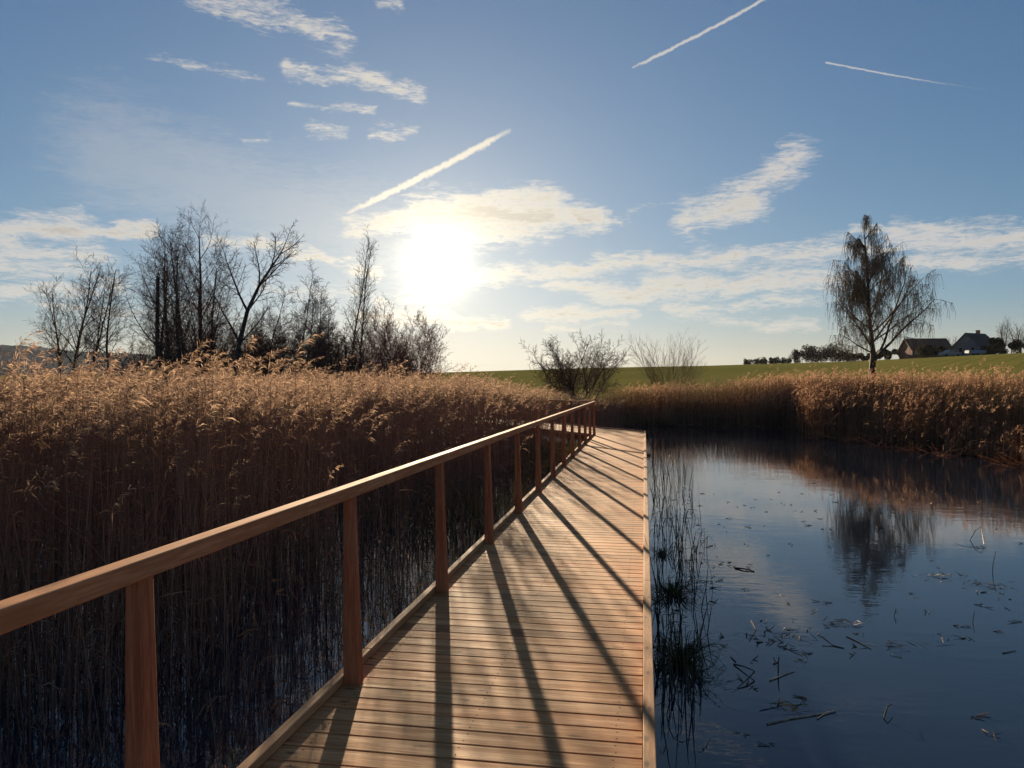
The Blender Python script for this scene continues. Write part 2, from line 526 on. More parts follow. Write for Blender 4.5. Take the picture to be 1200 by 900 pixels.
def mat_ground():
    m, g, out = new_mat('marsh ground and field')
    co = g.n('ShaderNodeTexCoord').outputs['Object']
    at = g.n('ShaderNodeAttribute'); at.attribute_name = 'field'
    fld = at.outputs['Fac']
    n1 = g.noise(co, 0.25, 5, 0.6)
    n2 = g.noise(co, 7.0, 5, 0.7)
    n3 = g.noise(g.mapping(co, (0.05, 0.4, 1), (0, 0, R_(20))), 1.0, 4, 0.6)
    mud = g.mix(n2, (0.030, 0.022, 0.015), (0.10, 0.070, 0.042))
    grass = g.mix(g.smooth(n2, 0.3, 0.7), (0.18, 0.165, 0.045), (0.33, 0.29, 0.09))
    grass = g.mix(g.smooth(g.math('ADD', n1, g.math('SUBTRACT', n3, 0.5)), 0.45, 0.8, 0.0, 0.5), grass, (0.24, 0.24, 0.06))
    tram = g.n('ShaderNodeTexWave')
    g.link(g.mapping(co, (1, 1, 1), (0, 0, R_(28))), tram.inputs['Vector'])
    tram.inputs['Scale'].default_value = 0.16
    tram.inputs['Distortion'].default_value = 1.5
    grass = g.mix(g.smooth(tram.outputs[1], 0.82, 1.0, 0.0, 0.4), grass, (0.10, 0.10, 0.035))
    grass = g.mix(g.smooth(g.noise(co, 0.05, 4, 0.6), 0.4, 0.65, 0.0, 0.4), grass, (0.15, 0.165, 0.04))
    f = g.smooth(g.math('ADD', fld, g.math('MULTIPLY', g.math('SUBTRACT', n1, 0.5), 0.5)), 0.4, 0.6)
    principled(g, out, g.mix(f, mud, grass), 1.0, 0.0, n2, 0.05, 0.6)
    return m


M['ground'] = mat_ground()


# ------------------------------------------------------------------ ground, water, hills
def az_of(px): return math.degrees(math.atan((px - 600) / 900))


SHORE = [(-180, 14), (-110, 14), (-75, 22), (az_of(-200), 34), (az_of(300), 38), (az_of(600), 38), (az_of(700), 38), (az_of(770), 37.5), (az_of(860), 36.5), (az_of(925), 35.5), (az_of(945), 30.5),
         (az_of(1060), 24.5), (az_of(1200), 19.5), (az_of(1500), 14), (60, 11), (90, 9), (140, 12), (180, 14)]
CREST = [(-180, 448), (-60, 446), (az_of(0), 440), (az_of(300), 440), (az_of(500), 437), (az_of(600), 434), (az_of(700), 431), (az_of(830), 428.5), (az_of(1000), 423.5),
         (az_of(1100), 418.5), (az_of(1200), 413.5), (az_of(1500), 405), (70, 410), (180, 448)]


def cam_coords(x, y):
    return x * RT[0] + y * RT[1], x * FW[0] + y * FW[1]


def shore_d(az): return np.interp(az, [a for a, _ in SHORE], [d for _, d in SHORE])


def ground_z(x, y):
    """terrain height; distances are measured straight out from the camera's foot"""
    x, y = np.asarray(x, float), np.asarray(y, float)
    xc, yc = cam_coords(x, y)
    az = np.degrees(np.arctan2(xc, yc))
    d = np.hypot(x, y)
    sh = shore_d(az) / np.maximum(np.cos(np.radians(az)), 0.5)
    sl = (450 - np.interp(az, [a for a, _ in CREST], [c for _, c in CREST])) / 900 * np.maximum(np.cos(np.radians(az)), 0.5)
    wob = 0.9 * np.sin(x * 0.7) + 0.6 * np.sin(x * 1.9 + y * 1.3) + 0.4 * np.sin(y * 2.7)
    e = d - sh + wob * 0.5
    under = WATER_Z - 0.05 - np.clip(-e * 0.12, 0, 0.7)
    zc = CAM_Z + sl * 150
    bank = WATER_Z - 0.05 + 0.40 * (1 - np.exp(-np.maximum(e, 0) / 2.5))
    t = np.clip((d - sh) / (150 - sh), 0, 1)
    rise = bank + (zc - (WATER_Z + 0.35)) * (t * 0.65 + 0.35 * t * t * (3 - 2 * t))
    z = np.where(e < 0, under, rise)
    far = zc + np.clip(d - 150, 0, 170) * sl * 0.93
    z = np.where(d > 150, far, z)
    drop = np.clip((d - 320) / 900, 0, 1)
    z = np.where(d > 320, far * (1 - drop) + drop * -6.0, z)
    return z


def at(px, d):
    """the spot d metres ahead of the camera's foot, seen in the photograph's column px"""
    p = FW * d + RT * (px - 600) / 900 * d
    return float(p[0]), float(p[1])


def build_ground():
    azs = np.concatenate([np.arange(-180, -45, 5), np.arange(-45, 45, 0.5), np.arange(45, 180, 5)])
    ds = np.concatenate([np.arange(1.5, 60, 0.75), np.geomspace(60, 330, 60), np.geomspace(340, 9000, 40)])
    A, D = np.meshgrid(np.radians(azs), ds, indexing='ij')
    X = D * (np.sin(A) * RT[0] + np.cos(A) * FW[0])
    Y = D * (np.sin(A) * RT[1] + np.cos(A) * FW[1])
    Z = ground_z(X, Y)
    na, nd = X.shape
    a = Acc()
    v = np.stack([X, Y, Z], -1).reshape(-1, 3)
    i = np.arange(na)[:, None]; j = np.arange(nd - 1)[None, :]
    i2 = (i + 1) % na
    q = np.stack([i * nd + j, i * nd + j + 1, i2 * nd + j + 1, i2 * nd + j], -1).reshape(-1, 4)
    v = np.vstack([v, [[0, 0, -1.2]]])
    c = len(v) - 1
    a.add(v, q)
    a.f.append((np.array([[c, k * nd, ((k + 1) % na) * nd] for k in range(na)]), 0))
    o = a.build('ground', M['ground'], smooth=True)
    fld = (D - shore_d(np.degrees(A)) / np.maximum(np.cos(A), 0.5) - 9) / 6
    fld = np.clip(fld, 0, 1).reshape(-1)
    at_ = o.data.attributes.new('field', 'FLOAT', 'POINT')
    at_.data.foreach_set('value', np.append(fld, 0).astype(np.float32))
    tag(o, kind='structure')


build_ground()

a = Acc()
ring = [(70 * math.cos(t), 25 + 70 * math.sin(t)) for t in np.linspace(0, 2 * math.pi, 64, endpoint=False)]
a.nonuni([(x, y, WATER_Z) for x, y in ring], [list(range(64))])
tag(a.build('water', M['water']), kind='structure')


def build_hills():
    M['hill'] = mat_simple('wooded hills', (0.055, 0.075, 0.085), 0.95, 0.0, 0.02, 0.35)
    azs = np.radians(np.linspace(az_of(-700), az_of(430), 420))
    prof = np.linspace(-1, 1, 15)
    D0 = 1500.0
    A, T = np.meshgrid(azs, prof, indexing='ij')
    D = D0 + T * 420
    px = 600 + 900 * np.tan(A)
    top = np.interp(px, [-700, -200, 0, 60, 130, 200, 280, 430], [80, 86, 76, 70, 62, 52, 34, 5]) + 2 * np.sin(px * 0.05) + 0.8 * np.sin(px * 0.31) + 0.5 * np.sin(px * 0.83)
    Z = -8 + (top + 8) * np.cos(T * math.pi / 2) ** 0.8 + rng.normal(0, 0.5, T.shape)
    X = D * (np.sin(A) * RT[0] + np.cos(A) * FW[0]) / np.cos(A)
    Y = D * (np.sin(A) * RT[1] + np.cos(A) * FW[1]) / np.cos(A)
    na, nd = X.shape
    a = Acc()
    i = np.arange(na - 1)[:, None]; j = np.arange(nd - 1)[None, :]
    q = np.stack([i * nd + j, i * nd + j + 1, (i + 1) * nd + j + 1, (i + 1) * nd + j], -1).reshape(-1, 4)
    a.add(np.stack([X, Y, Z], -1).reshape(-1, 3), q)
    tag(a.build('hills', M['hill'], smooth=True), kind='structure')


build_hills()



def build_haze():
    m, g, out = new_mat('thin haze')
    v = g.n('ShaderNodeVolumePrincipled')
    v.inputs['Color'].default_value = (0.80, 0.88, 1.0, 1)
    v.inputs['Density'].default_value = 0.000028
    v.inputs['Anisotropy'].default_value = 0.35
    g.link(v.outputs[0], out.inputs['Volume'])
    a = Acc()
    a.box(-2600, 2600, -250, 2600, -9, 96)
    o = a.build('haze', m)
    tag(o, kind='stuff')


build_haze()

# ------------------------------------------------------------------ boardwalk and railing
KERB_OUT, KERB_IN = -1.627, -1.578
RIGHT_IN, RIGHT_OUT = -0.006, 0.050
TURN_Y, FAR_Y = 24.05, 26.0
TH = R_(37)
D2 = np.array([-math.sin(TH), math.cos(TH)])
N2 = np.array([math.cos(TH), math.sin(TH)])       # towards the pond side
P_IN = np.array([KERB_OUT, TURN_Y])               # inner corner of the bend
P_OUT = np.array([RIGHT_OUT, FAR_Y])              # outer corner of the bend
W2 = float((P_OUT - P_IN) @ N2)
LEG2 = 13.0


def clip(poly, n, c):
    """keep the side where n.p <= c"""
    res = []
    for i in range(len(poly)):
        p, q = poly[i], poly[(i + 1) % len(poly)]
        dp, dq = p @ n - c, q @ n - c
        if dp <= 0: res.append(p)
        if dp * dq < 0: res.append(p + (q - p) * dp / (dp - dq))
    return res


def build_boardwalk():
    root = empty('boardwalk', (0, 0, 0))
    tag(root, 'long larch plank boardwalk over the pond, bending left at its far end', 'boardwalk')
    deck = Acc()
    pitch, gap = 0.135, 0.0105
    y = -1.8
    screws = Acc()
    k = 0
    while y + pitch - gap < TURN_Y:
        dz = random.uniform(-0.0004, 0.0004)
        tw = random.uniform(-0.0004, 0.0004)
        x0, x1 = KERB_OUT + 0.004 + random.uniform(-.002, .002), RIGHT_IN - 0.003
        e = 0.003
        y0, y1 = y + random.uniform(0, .0015), y + pitch - gap
        prof = [(y0, -0.034), (y0, -e), (y0 + e, 0), (y1 - e, 0), (y1, -e), (y1, -0.034)]
        v = [(x0, yy, zz + dz + tw) for yy, zz in prof] + [(x1, yy, zz + dz - tw) for yy, zz in prof]
        deck.nonuni(v, [[0, 1, 2, 3, 4, 5], [11, 10, 9, 8, 7, 6]] + [[i, i + 6, (i + 1) % 6 + 6, (i + 1) % 6] for i in range(6)])
        if y < 12:
            for sx in (-0.125, -0.80, -1.47):
                for sy in (0.03, 0.096):
                    cx, cy = sx + random.uniform(-.006, .006), y + sy
                    ring = [(cx + .0046 * math.cos(t), cy + .0046 * math.sin(t)) for t in np.linspace(0, 6.283, 7)[:-1]]
                    zt = dz + tw * (1 - 2 * (cx - x0) / (x1 - x0)) + 0.0004
                    screws.poly_prism(ring, zt - 0.004, zt)
        y += pitch
        k += 1
    # boards of the second leg, laid across it and cut to the bend
    s = -2.6
    while s < LEG2:
        b0 = P_IN + D2 * s
        c = [b0 + N2 * 0.004, b0 + N2 * (W2 - 0.05), b0 + D2 * (pitch - gap) + N2 * (W2 - 0.05), b0 + D2 * (pitch - gap) + N2 * 0.004]
        c = clip(c, np.array([0, -1.0]), -(y + 0.001))
        if len(c) >= 3: c = clip(c, np.array([1.0, 0]), RIGHT_IN - 0.003)
        if len(c) >= 3: deck.poly_prism([tuple(p) for p in c], -0.034, random.uniform(-.0012, .0012))
        s += pitch
    deck.build('deck', M['deck'], root)
    screws.build('screws', M['steel'], root)["kind"] = "stuff"
    # kerb boards along the left edge, in lengths
    yy = -1.8
    for L in (3.9, 2.2, 3.6, 3.65, 3.6, 3.65, 3.6, 3.0):
        y1 = min(yy + L, TURN_Y)
        if y1 - yy < 0.2: break
        b = Acc()
        b.box(KERB_OUT, KERB_IN, yy + .0015, y1 - .0015, 0.003, 0.048)
        b.build('kerb', M['kerb'], root, bevel=0.004)
        yy = y1
    yy = -1.8
    while yy < FAR_Y - 0.3:
        y1 = min(yy + 4.0, FAR_Y)
        if FAR_Y - y1 < 0.5: y1 = FAR_Y
        b = Acc()
        b.box(RIGHT_IN, RIGHT_OUT, yy + .0015, y1 - .0015, -0.036, 0.040)
        b.build('kerb', M['kerb'], root, bevel=0.004)
        yy = y1

    def leg2_bar(name, off0, off1, z0, z1, s0, s1, mat, bev=0.004):
        b = Acc()
        c = [P_IN + D2 * s0 + N2 * off0, P_IN + D2 * s0 + N2 * off1, P_IN + D2 * s1 + N2 * off1, P_IN + D2 * s1 + N2 * off0]
        b.poly_prism([tuple(p) for p in c], z0, z1)
        return b.build(name, mat, root, bevel=bev)
    so = float((P_OUT - P_IN) @ D2)
    for i in range(3):
        leg2_bar('kerb', W2 - 0.05, W2, -0.036, 0.040, so + 0.03 + i * 4, so + 0.03 + i * 4 + 3.995, M['kerb'])
        leg2_bar('kerb', 0.0, 0.049, 0.003, 0.048, 0.02 + i * 4, 0.02 + i * 4 + 3.995, M['kerb'])
    # structure under the boards
    for xx in (KERB_OUT + 0.02, -0.84, RIGHT_IN - 0.075):
        b = Acc(); b.box(xx, xx + 0.07, -1.8, TURN_Y + (1.5 if xx > -1 else -0.1), -0.20, -0.036)
        b.build('joist', M['beam'], root)
    b = Acc(); b.box(RIGHT_IN - .002, RIGHT_OUT - 0.012, -1.8, FAR_Y, -0.19, -0.038)
    b.build('side_board', M['kerb'], root)
    for off in (0.05, W2 - 0.15):
        leg2_bar('joist', off, off + 0.08, -0.20, -0.036, 0.2, LEG2, M['beam'], 0)
    for i in range(8):
        for xx in (-1.42, -0.20):
            b = Acc()
            py = 0.4 + i * 3.4
            b.tubes([[(xx, py, -1.3), (xx, py, -0.8), (xx, py, -0.205)]], [[0.07, 0.07, 0.068]], 12)
            b.build('pile', M['beam'], root, smooth=True)
    for i in range(4):
        for off in (0.2, W2 - 0.25):
            p = P_IN + D2 * (1.6 + i * 3.4) + N2 * off
            b = Acc()
            b.tubes([[(p[0], p[1], -1.3), (p[0], p[1], -0.8), (p[0], p[1], -0.205)]], [[0.07, 0.07, 0.068]], 12)
            b.build('pile', M['beam'], root, smooth=True)


build_boardwalk()

RAIL_TOP = CAM_Z - 0.533
RAIL_T = 0.063


def build_railing():
    root = empty('wooden_railing', (-1.53, 12, 0))
    tag(root, 'larch railing with square handrail and tapered posts along the boardwalk', 'railing')
    o = np.array([-1.53, 12, 0])

    def post(p, u, w):
        """u: along the walk, w: towards the walking side"""
        b = Acc()
        zt = RAIL_TOP - RAIL_T - 0.001
        hw = 0.036
        v = []
        for z, wi in ((0.0015, 0.088), (0.5, 0.066), (zt, 0.047)):
            for su, sw in ((-hw, 0), (hw, 0), (hw, wi), (-hw, wi)):
                q = p + u * su + w * sw
                v.append((q[0] - o[0], q[1] - o[1], z))
        f = [[3, 2, 1, 0], [8, 9, 10, 11]]
        for k in (0, 4):
            f += [[k + i, k + (i + 1) % 4, k + 4 + (i + 1) % 4, k + 4 + i] for i in range(4)]
        b.nonuni(v, f)
        return b.build('post', M['post'], root, bevel=0.003)
    U, Wd = np.array([0, 1.0]), np.array([1.0, 0])
    for k in range(-2, 12):
        post(np.array([-1.575, 3.90 + 1.827 * k + (0.09 if k == -1 else 0)]), U, Wd)
    base = P_IN + N2 * 0.052
    for k in range(1, 7):
        post(base + D2 * (1.80 * k - 0.05), D2, N2)
    # handrail: first leg in three lengths, then the second leg
    xo, xi = -1.565, -1.500
    ys = (-1.8, 6.64, 15.78, 24.10)
    for y0, y1 in zip(ys[:-1], ys[1:]):
        b = Acc()
        b.box(xo - o[0], xi - o[0], y0 + .001 - o[1], y1 - .001 - o[1], RAIL_TOP - RAIL_T, RAIL_TOP)
        b.build('handrail', M['rail'], root, bevel=0.005)
    b = Acc()
    q0 = np.array([xo, 24.10 + .002])
    s = np.array([xo, 24.102]), np.array([xi, 24.102])
    e0 = q0 + D2 * 11.5
    pts = [s[0], s[1], e0 + N2 * 0.052, e0]
    b.poly_prism([(p[0] - o[0], p[1] - o[1]) for p in pts], RAIL_TOP - RAIL_T, RAIL_TOP)
    b.build('handrail', M['rail'], root, bevel=0.005)


build_railing()


# ------------------------------------------------------------------ reeds
def unit(v): return v / (np.linalg.norm(v, axis=-1, keepdims=True) + 1e-9)


def rand_h(n):
    t = rng.uniform(0, 2 * math.pi, n)
    return np.stack([np.cos(t), np.sin(t), np.zeros(n)], -1)


def add_reeds(acc, P, H, nleaf, nbr, brw, stem_r, plume=1.0, seed_lean=0.10, wind=(0.9, 0.25, 0)):
    N = len(P)
    tall = H > np.median(H) - 0.22
    wind = np.array(wind)
    lean = unit(rand_h(N) + wind * 0.35) * (seed_lean * rng.gamma(1.5, 0.7, N))[:, None]
    strong = rng.random(N) < 0.05
    lean[strong] *= rng.uniform(2, 5, strong.sum())[:, None]
    t = np.linspace(0, 1, 5)
    pts = P[:, None, :] + lean[:, None, :] * (H[:, None] * t[None, :] ** 1.6)[:, :, None]
    pts[:, :, 2] += H[:, None] * t[None, :] * (1 - 0.25 * np.linalg.norm(lean, axis=1)[:, None] * t[None, :])
    rad = stem_r * rng.uniform(0.7, 1.3, N)[:, None] * (1 - 0.55 * t)[None, :]
    acc.tubes(pts, rad, 3, 0)

    def along(tt, idx):
        f = tt * 4
        i = np.minimum(f.astype(int), 3)
        w = (f - i)[:, None]
        return pts[idx, i] * (1 - w) + pts[idx, i + 1] * w
    # leaves
    n = N * nleaf
    idx = np.repeat(np.arange(N), nleaf)
    s0 = along(rng.uniform(0.22, 0.97, n), idx)
    dh = unit(rand_h(n) + wind * 0.7)
    L = rng.uniform(0.10, 0.30, n)
    up = rng.uniform(0.1, 0.9, n)
    s = np.linspace(0, 1, 4)
    lp = s0[:, None, :] + dh[:, None, :] * (L[:, None] * s[None, :] * 0.75)[:, :, None]
    lp[:, :, 2] += L[:, None] * (up[:, None] * s[None, :] - (up[:, None] + rng.uniform(-0.1, 0.5, n)[:, None]) * s[None, :] ** 2)
    wd = rng.uniform(0.007, 0.014, n)[:, None] * np.array([0.6, 1.0, 0.7, 0.08])[None, :]
    side = unit(np.cross(dh, np.array([0, 0, 1.0])) + rng.normal(0, 0.5, (n, 3)))
    acc.ribbons(lp, wd, side, 1)
    # plumes
    has = np.nonzero((rng.random(N) < plume) & (tall | (rng.random(N) < 0.08)))[0]
    m = len(has)
    PL = rng.uniform(0.18, 0.34, m)
    wd_dir = unit(wind[None, :] * 1.1 + rand_h(m) * 0.7)
    n = m * nbr
    ii = np.repeat(np.arange(m), nbr)
    ss = rng.uniform(0.0, 1.0, n) ** 0.9
    top = pts[has, -1][ii]
    ax = top + wd_dir[ii] * (PL[ii] * 0.62 * ss ** 1.8)[:, None]
    ax[:, 2] += PL[ii] * (ss - 0.42 * ss ** 2)
    out = unit(rand_h(n) * 0.75 + wd_dir[ii] * 0.75 + np.array([0, 0, 1.0]) * rng.uniform(-0.35, 0.95, n)[:, None])
    l = PL[ii] * rng.uniform(0.16, 0.42, n) * (1.05 - 0.72 * ss)
    sd = unit(np.cross(out, rng.normal(0, 1, (n, 3))))
    w = (brw * rng.uniform(0.5, 1.3, n))[:, None]
    tip = ax + out * l[:, None]
    tip[:, 2] -= l * 0.25
    mid = ax + out * (l * 0.55)[:, None]
    v = np.stack([ax, mid - sd * w * 0.5, tip, mid + sd * w * 0.5], 1).reshape(-1, 3)
    acc.add(v, np.arange(n * 4).reshape(n, 4), 2)


def scatter(n, px0, px1, d0, d1):
    """n random spots, even over the ground, in a wedge ahead of the camera"""
    d = np.sqrt(rng.uniform(d0 ** 2, d1 ** 2, n))
    lat = (rng.uniform(px0, px1, n) - 600) / 900 * d
    return FW[0] * d + RT[0] * lat, FW[1] * d + RT[1] * lat, d


def patchy(x, y, s=1.0, ph=0.0):
    return 0.5 + 0.25 * np.sin(x * 1.3 * s + ph + 1.1 * np.sin(y * 0.9 * s)) + 0.25 * np.sin(y * 1.7 * s + ph * 2 + 0.9 * np.sin(x * 1.1 * s))


def leg2_side(x, y):
    """signed distance from the inner edge of the second leg, positive on the deck and beyond"""
    return (x - P_IN[0]) * N2[0] + (y - P_IN[1]) * N2[1]


def off_deck(x, y, m=0.12):
    l2 = leg2_side(x, y)
    on1 = (x > KERB_OUT - m) & (x < RIGHT_OUT + m) & (y < FAR_Y + m)
    on2 = (l2 > -m) & (l2 < W2 + m) & (y > TURN_Y - 1)
    return ~(on1 | on2)


def build_left_reeds():
    acc = Acc()
    for d0, d1, per, nleaf, nbr, brw, sr in ((2.5, 9, 150, 2, 50, 0.007, 0.0034), (9, 16, 100, 2, 30, 0.010, 0.0036), (16, 27, 60, 2, 18, 0.015, 0.0042), (27, 44, 30, 1, 12, 0.021, 0.005)):
        px0, px1 = -260, 745
        area = 0.5 * (px1 - px0) / 900 * (d1 ** 2 - d0 ** 2)
        x, y, d = scatter(int(area * per), px0, px1, d0, d1)
        edge = -3.75 - 0.55 * np.sin(y * 0.8) - 0.35 * np.sin(y * 2.1 + 1) + np.clip((y - 12) / 12, 0, 1) * 0.8
        l2 = leg2_side(x, y)
        keep = off_deck(x, y, 0.25) & ((x < edge + rng.exponential(0.25, len(x)) * (rng.random(len(x)) < .4)) | (l2 > W2 + 0.5))
        keep &= rng.random(len(x)) < 0.45 + 0.75 * patchy(x, y, 0.9)
        keep &= ~((l2 > 0) & (x > -0.9))
        x, y, d = x[keep], y[keep], d[keep]
        z = np.maximum(ground_z(x, y), WATER_Z - 0.25)
        l2 = leg2_side(x, y)
        H = (CAM_Z + 0.02 - z) + rng.normal(-0.06, 0.12, len(x)) + 0.20 * (patchy(x, y, 0.5, 2.0) - 0.5)
        px = 600 + 900 * cam_coords(x, y)[0] / cam_coords(x, y)[1]
        H += np.interp(px, [-200, 0, 200, 330, 480, 560, 620, 700], [-0.10, -0.08, -0.04, 0.02, 0.07, 0.02, -0.22, -0.70])
        H = np.where(l2 > W2, H - 0.05, H) - 0.10
        H *= np.where(rng.random(len(x)) < 0.12, rng.uniform(0.4, 0.85, len(x)), 1.0)
        H += np.where(rng.random(len(x)) < 0.05, rng.uniform(0.08, 0.32, len(x)), 0.0)
        add_reeds(acc, np.stack([x, y, z], -1), np.maximum(H, 0.3), nleaf, nbr, brw, sr, plume=0.72)
    # thin, low and broken growth in the open water between the bed and the boardwalk
    n = 4600
    x = rng.uniform(-5.0, KERB_OUT - 0.12, n); y = rng.uniform(0.6, 25, n)
    keep = off_deck(x, y, 0.1) & (rng.random(n) < 0.42 + 0.58 * np.clip((y - 6) / 8, 0, 1)) & (rng.random(n) < 0.35 + 0.65 * np.clip((-1.7 - x) / 2.0, 0, 1))
    x, y = x[keep], y[keep]
    H = rng.gamma(3.0, 0.20, len(x)) + 0.15
    H = np.minimum(H, 0.50 + 0.55 * np.clip((-1.8 - x) / 1.6, 0, 1) + rng.exponential(0.10, len(x)))
    add_reeds(acc, np.stack([x, y, np.full(len(x), WATER_Z - 0.1)], -1), H, 2, 1, 0.002, 0.0032, plume=0.0, seed_lean=0.12)
    n = 420
    x = rng.uniform(-3.9, KERB_OUT - 1.0, n); y = rng.uniform(1.5, 24, n)
    k = off_deck(x, y, 0.2)
    x, y = x[k], y[k]
    add_reeds(acc, np.stack([x, y, np.full(len(x), WATER_Z - 0.1)], -1), rng.uniform(1.2, 2.05, len(x)), 4, 34, 0.008, 0.0034, plume=0.5, seed_lean=0.05)
    o = acc.build('reed_bed', [M['reed_stem'], M['reed_leaf'], M['reed_plume']])
    tag(o, 'dense bed of dry brown reeds with golden plumes behind the railing', 'reeds', kind='stuff')


build_left_reeds()


def build_right_reeds():
    acc = Acc()
    n = 32000
    az = rng.uniform(az_of(690), az_of(1480), n)
    sh = shore_d(az)
    e = rng.gamma(1.9, 1.6, n) - 0.35
    d = (sh + e)
    px = 600 + 900 * np.tan(np.radians(az))
    keep = (e < 9) & (rng.random(n) < (d / 40) * np.interp(px, [690, 860, 930], [0.5, 0.6, 1.0]))
    az, d, px, e = az[keep], d[keep], px[keep], e[keep]
    lat = np.tan(np.radians(az)) * d
    x, y = FW[0] * d + RT[0] * lat, FW[1] * d + RT[1] * lat
    k = off_deck(x, y, 0.6) & (leg2_side(x, y) > W2 + 0.6)
    x, y, px, e, d = x[k], y[k], px[k], e[k], d[k]
    z = np.maximum(ground_z(x, y), WATER_Z - 0.2)
    H = np.interp(px, [690, 760, 830, 870, 950, 1100, 1200, 1400], [466, 456, 451, 447, 443, 440, 438, 432])
    H = np.minimum(CAM_Z + (450 - H) / 900 * d - z - 0.12, 2.3)
    H = H * np.interp(e, [-0.4, 0.6, 2.6, 8, 13], [0.30, 0.48, 1.0, 1.0, 0.9]) + rng.normal(-0.05, 0.15, len(x)) + 0.5 * (patchy(x, y, 0.7, 1.0) - 0.5)
    H *= np.where(rng.random(len(x)) < 0.12, rng.uniform(0.4, 0.85, len(x)), 1.0)
    H += np.where(rng.random(len(x)) < 0.07, rng.uniform(0.1, 0.4, len(x)), 0.0)
    near = d < 27
    for sel, nl, nb, bw, sr in ((near, 4, 22, 0.013, 0.0050), (~near, 3, 14, 0.019, 0.0065)):
        add_reeds(acc, np.stack([x, y, z], -1)[sel], np.maximum(H[sel], 0.3), nl, nb, bw, sr, plume=0.55, seed_lean=0.09)
    # fallen pale reeds along the water's edge
    n = 900
    az = rng.uniform(az_of(700), az_of(1480), n)
    d = shore_d(az) + rng.normal(-0.1, 0.45, n)
    lat = np.tan(np.radians(az)) * d
    P0 = np.stack([FW[0] * d + RT[0] * lat, FW[1] * d + RT[1] * lat, np.full(n, WATER_Z + 0.01)], -1)
    dr = unit(rand_h(n) + np.array([0, 0, 1]) * rng.uniform(0, 0.55, n)[:, None])
    L = rng.uniform(0.25, 1.0, n)
    t = np.linspace(0, 1, 3)
    acc.tubes(P0[:, None] + dr[:, None] * (L[:, None] * t)[:, :, None], np.full((n, 3), 0.005), 3, 1)
    o = acc.build('reed_bank', [M['red_stem'], M['red_leaf'], M['red_plume']])
    tag(o, 'reddish brown reeds lining the far bank of the pond', 'reeds', kind='stuff')


build_right_reeds()


def build_bank_grass():
    acc = Acc()
    n = 5000
    x = rng.uniform(-3.4, KERB_OUT - 0.08, n); y = rng.uniform(3.0, 24, n)
    k = off_deck(x, y, 0.06) & (patchy(x, y, 0.8, 3.0) > 0.52) & (rng.random(n) < np.clip((y - 3) / 9, 0.12, 1))
    x, y = x[k], y[k]
    n = len(x)
    L = rng.uniform(0.25, 0.75, n)
    dh = rand_h(n)
    s = np.linspace(0, 1, 4)
    lp = np.stack([x, y, np.full(n, WATER_Z - 0.03)], -1)[:, None, :] + dh[:, None, :] * (L[:, None] * 0.45 * s[None] ** 1.6)[:, :, None]
    lp[:, :, 2] += L[:, None] * (s[None] - 0.22 * s[None] ** 2)
    acc.ribbons(lp, rng.uniform(0.005, 0.010, n)[:, None] * np.array([0.8, 1, 0.7, 0.1])[None], unit(np.cross(dh, rng.normal(0, 1, (n, 3)))), 0)
    tag(acc.build('marsh_grass', M['grass_blade']), 'low green marsh grass growing between reeds and boardwalk', 'grass', kind='stuff')


build_bank_grass()


# ------------------------------------------------------------------ trees
class Tree:
    def __init__(self, seed):
        self.r = random.Random(seed)
        self.lv = {}

    def branch(self, p, d, L, rad, lvl, P):
        r = self.r
        K = P['seg'][lvl]
        pts, rads = [p.copy()], [rad]
        dirs = [d]
        st = L / K
        for k in range(K):
            w = P['wander'][lvl]
            d = d + np.array([r.gauss(0, w), r.gauss(0, w), r.gauss(0, w) * 0.7 + P['trop'][lvl]])
            d = d / np.linalg.norm(d)
            p = p + d * st
            pts.append(p.copy()); dirs.append(d)
            rads.append(rad * (1 - (k + 1) / K * (1 - P['tip'][lvl])))
        self.lv.setdefault((lvl, K + 1), []).append((pts, rads))
        if lvl + 1 >= len(P['seg']): return
        n = P['n'][lvl]
        n = max(1, int(round(n * (r.uniform(0.75, 1.25)) * (min(1.0, L / P['ref'][lvl]) ** 0.8))))
        az0 = r.uniform(0, 6.28)
        for i in range(n):
            t = P['t0'][lvl] + (1 - P['t0'][lvl]) * (i + r.uniform(0.1, 0.9)) / n
            f = t * K
            k = min(int(f), K - 1)
            q = pts[k] + (pts[k + 1] - pts[k]) * (f - k)
            dd = dirs[k + 1]
            az0 += 2.4 + r.gauss(0, 0.5)
            ref = np.array([0, 0, 1.0]) if abs(dd[2]) < 0.9 else np.array([1.0, 0, 0])
            a = np.cross(dd, ref); a /= np.linalg.norm(a)
            b = np.cross(dd, a)
            an = R_(P['ang'][lvl]) * r.uniform(0.7, 1.3)
            cd = dd * math.cos(an) + (a * math.cos(az0) + b * math.sin(az0)) * math.sin(an)
            cl = L * P['ratio'][lvl] * (1 - P['shrink'][lvl] * (t - P['t0'][lvl])) * r.uniform(0.65, 1.2)
            cr = max((rads[k] * P['rr'][lvl]) * r.uniform(0.7, 1.1), P['minr'])
            self.branch(q, cd, cl, cr, lvl + 1, P)

    def fill(self, acc, levels, sides, o, k0=0):
        any_ = False
        for (lvl, K), lst in self.lv.items():
            if lvl in levels:
                any_ = True
                acc.tubes(np.array([a for a, _ in lst]) - o, np.array([b for _, b in lst]), sides)
        return any_


def P_(**kw):
    base = dict(seg=(9, 6, 5, 4), wander=(0.05, 0.08, 0.075, 0.07), trop=(0.03, 0.06, 0.03, 0.02), tip=(0.18, 0.25, 0.4, 0.5), n=(14, 9, 7), ref=(8.0, 2.5, 1.0),
                t0=(0.3, 0.2, 0.15), ang=(42, 45, 48), ratio=(0.42, 0.5, 0.5), shrink=(0.75, 0.5, 0.4), rr=(0.42, 0.5, 0.6), minr=0.009)
    base.update(kw)
    return base


TREES = 'bare trees behind the reed bed'


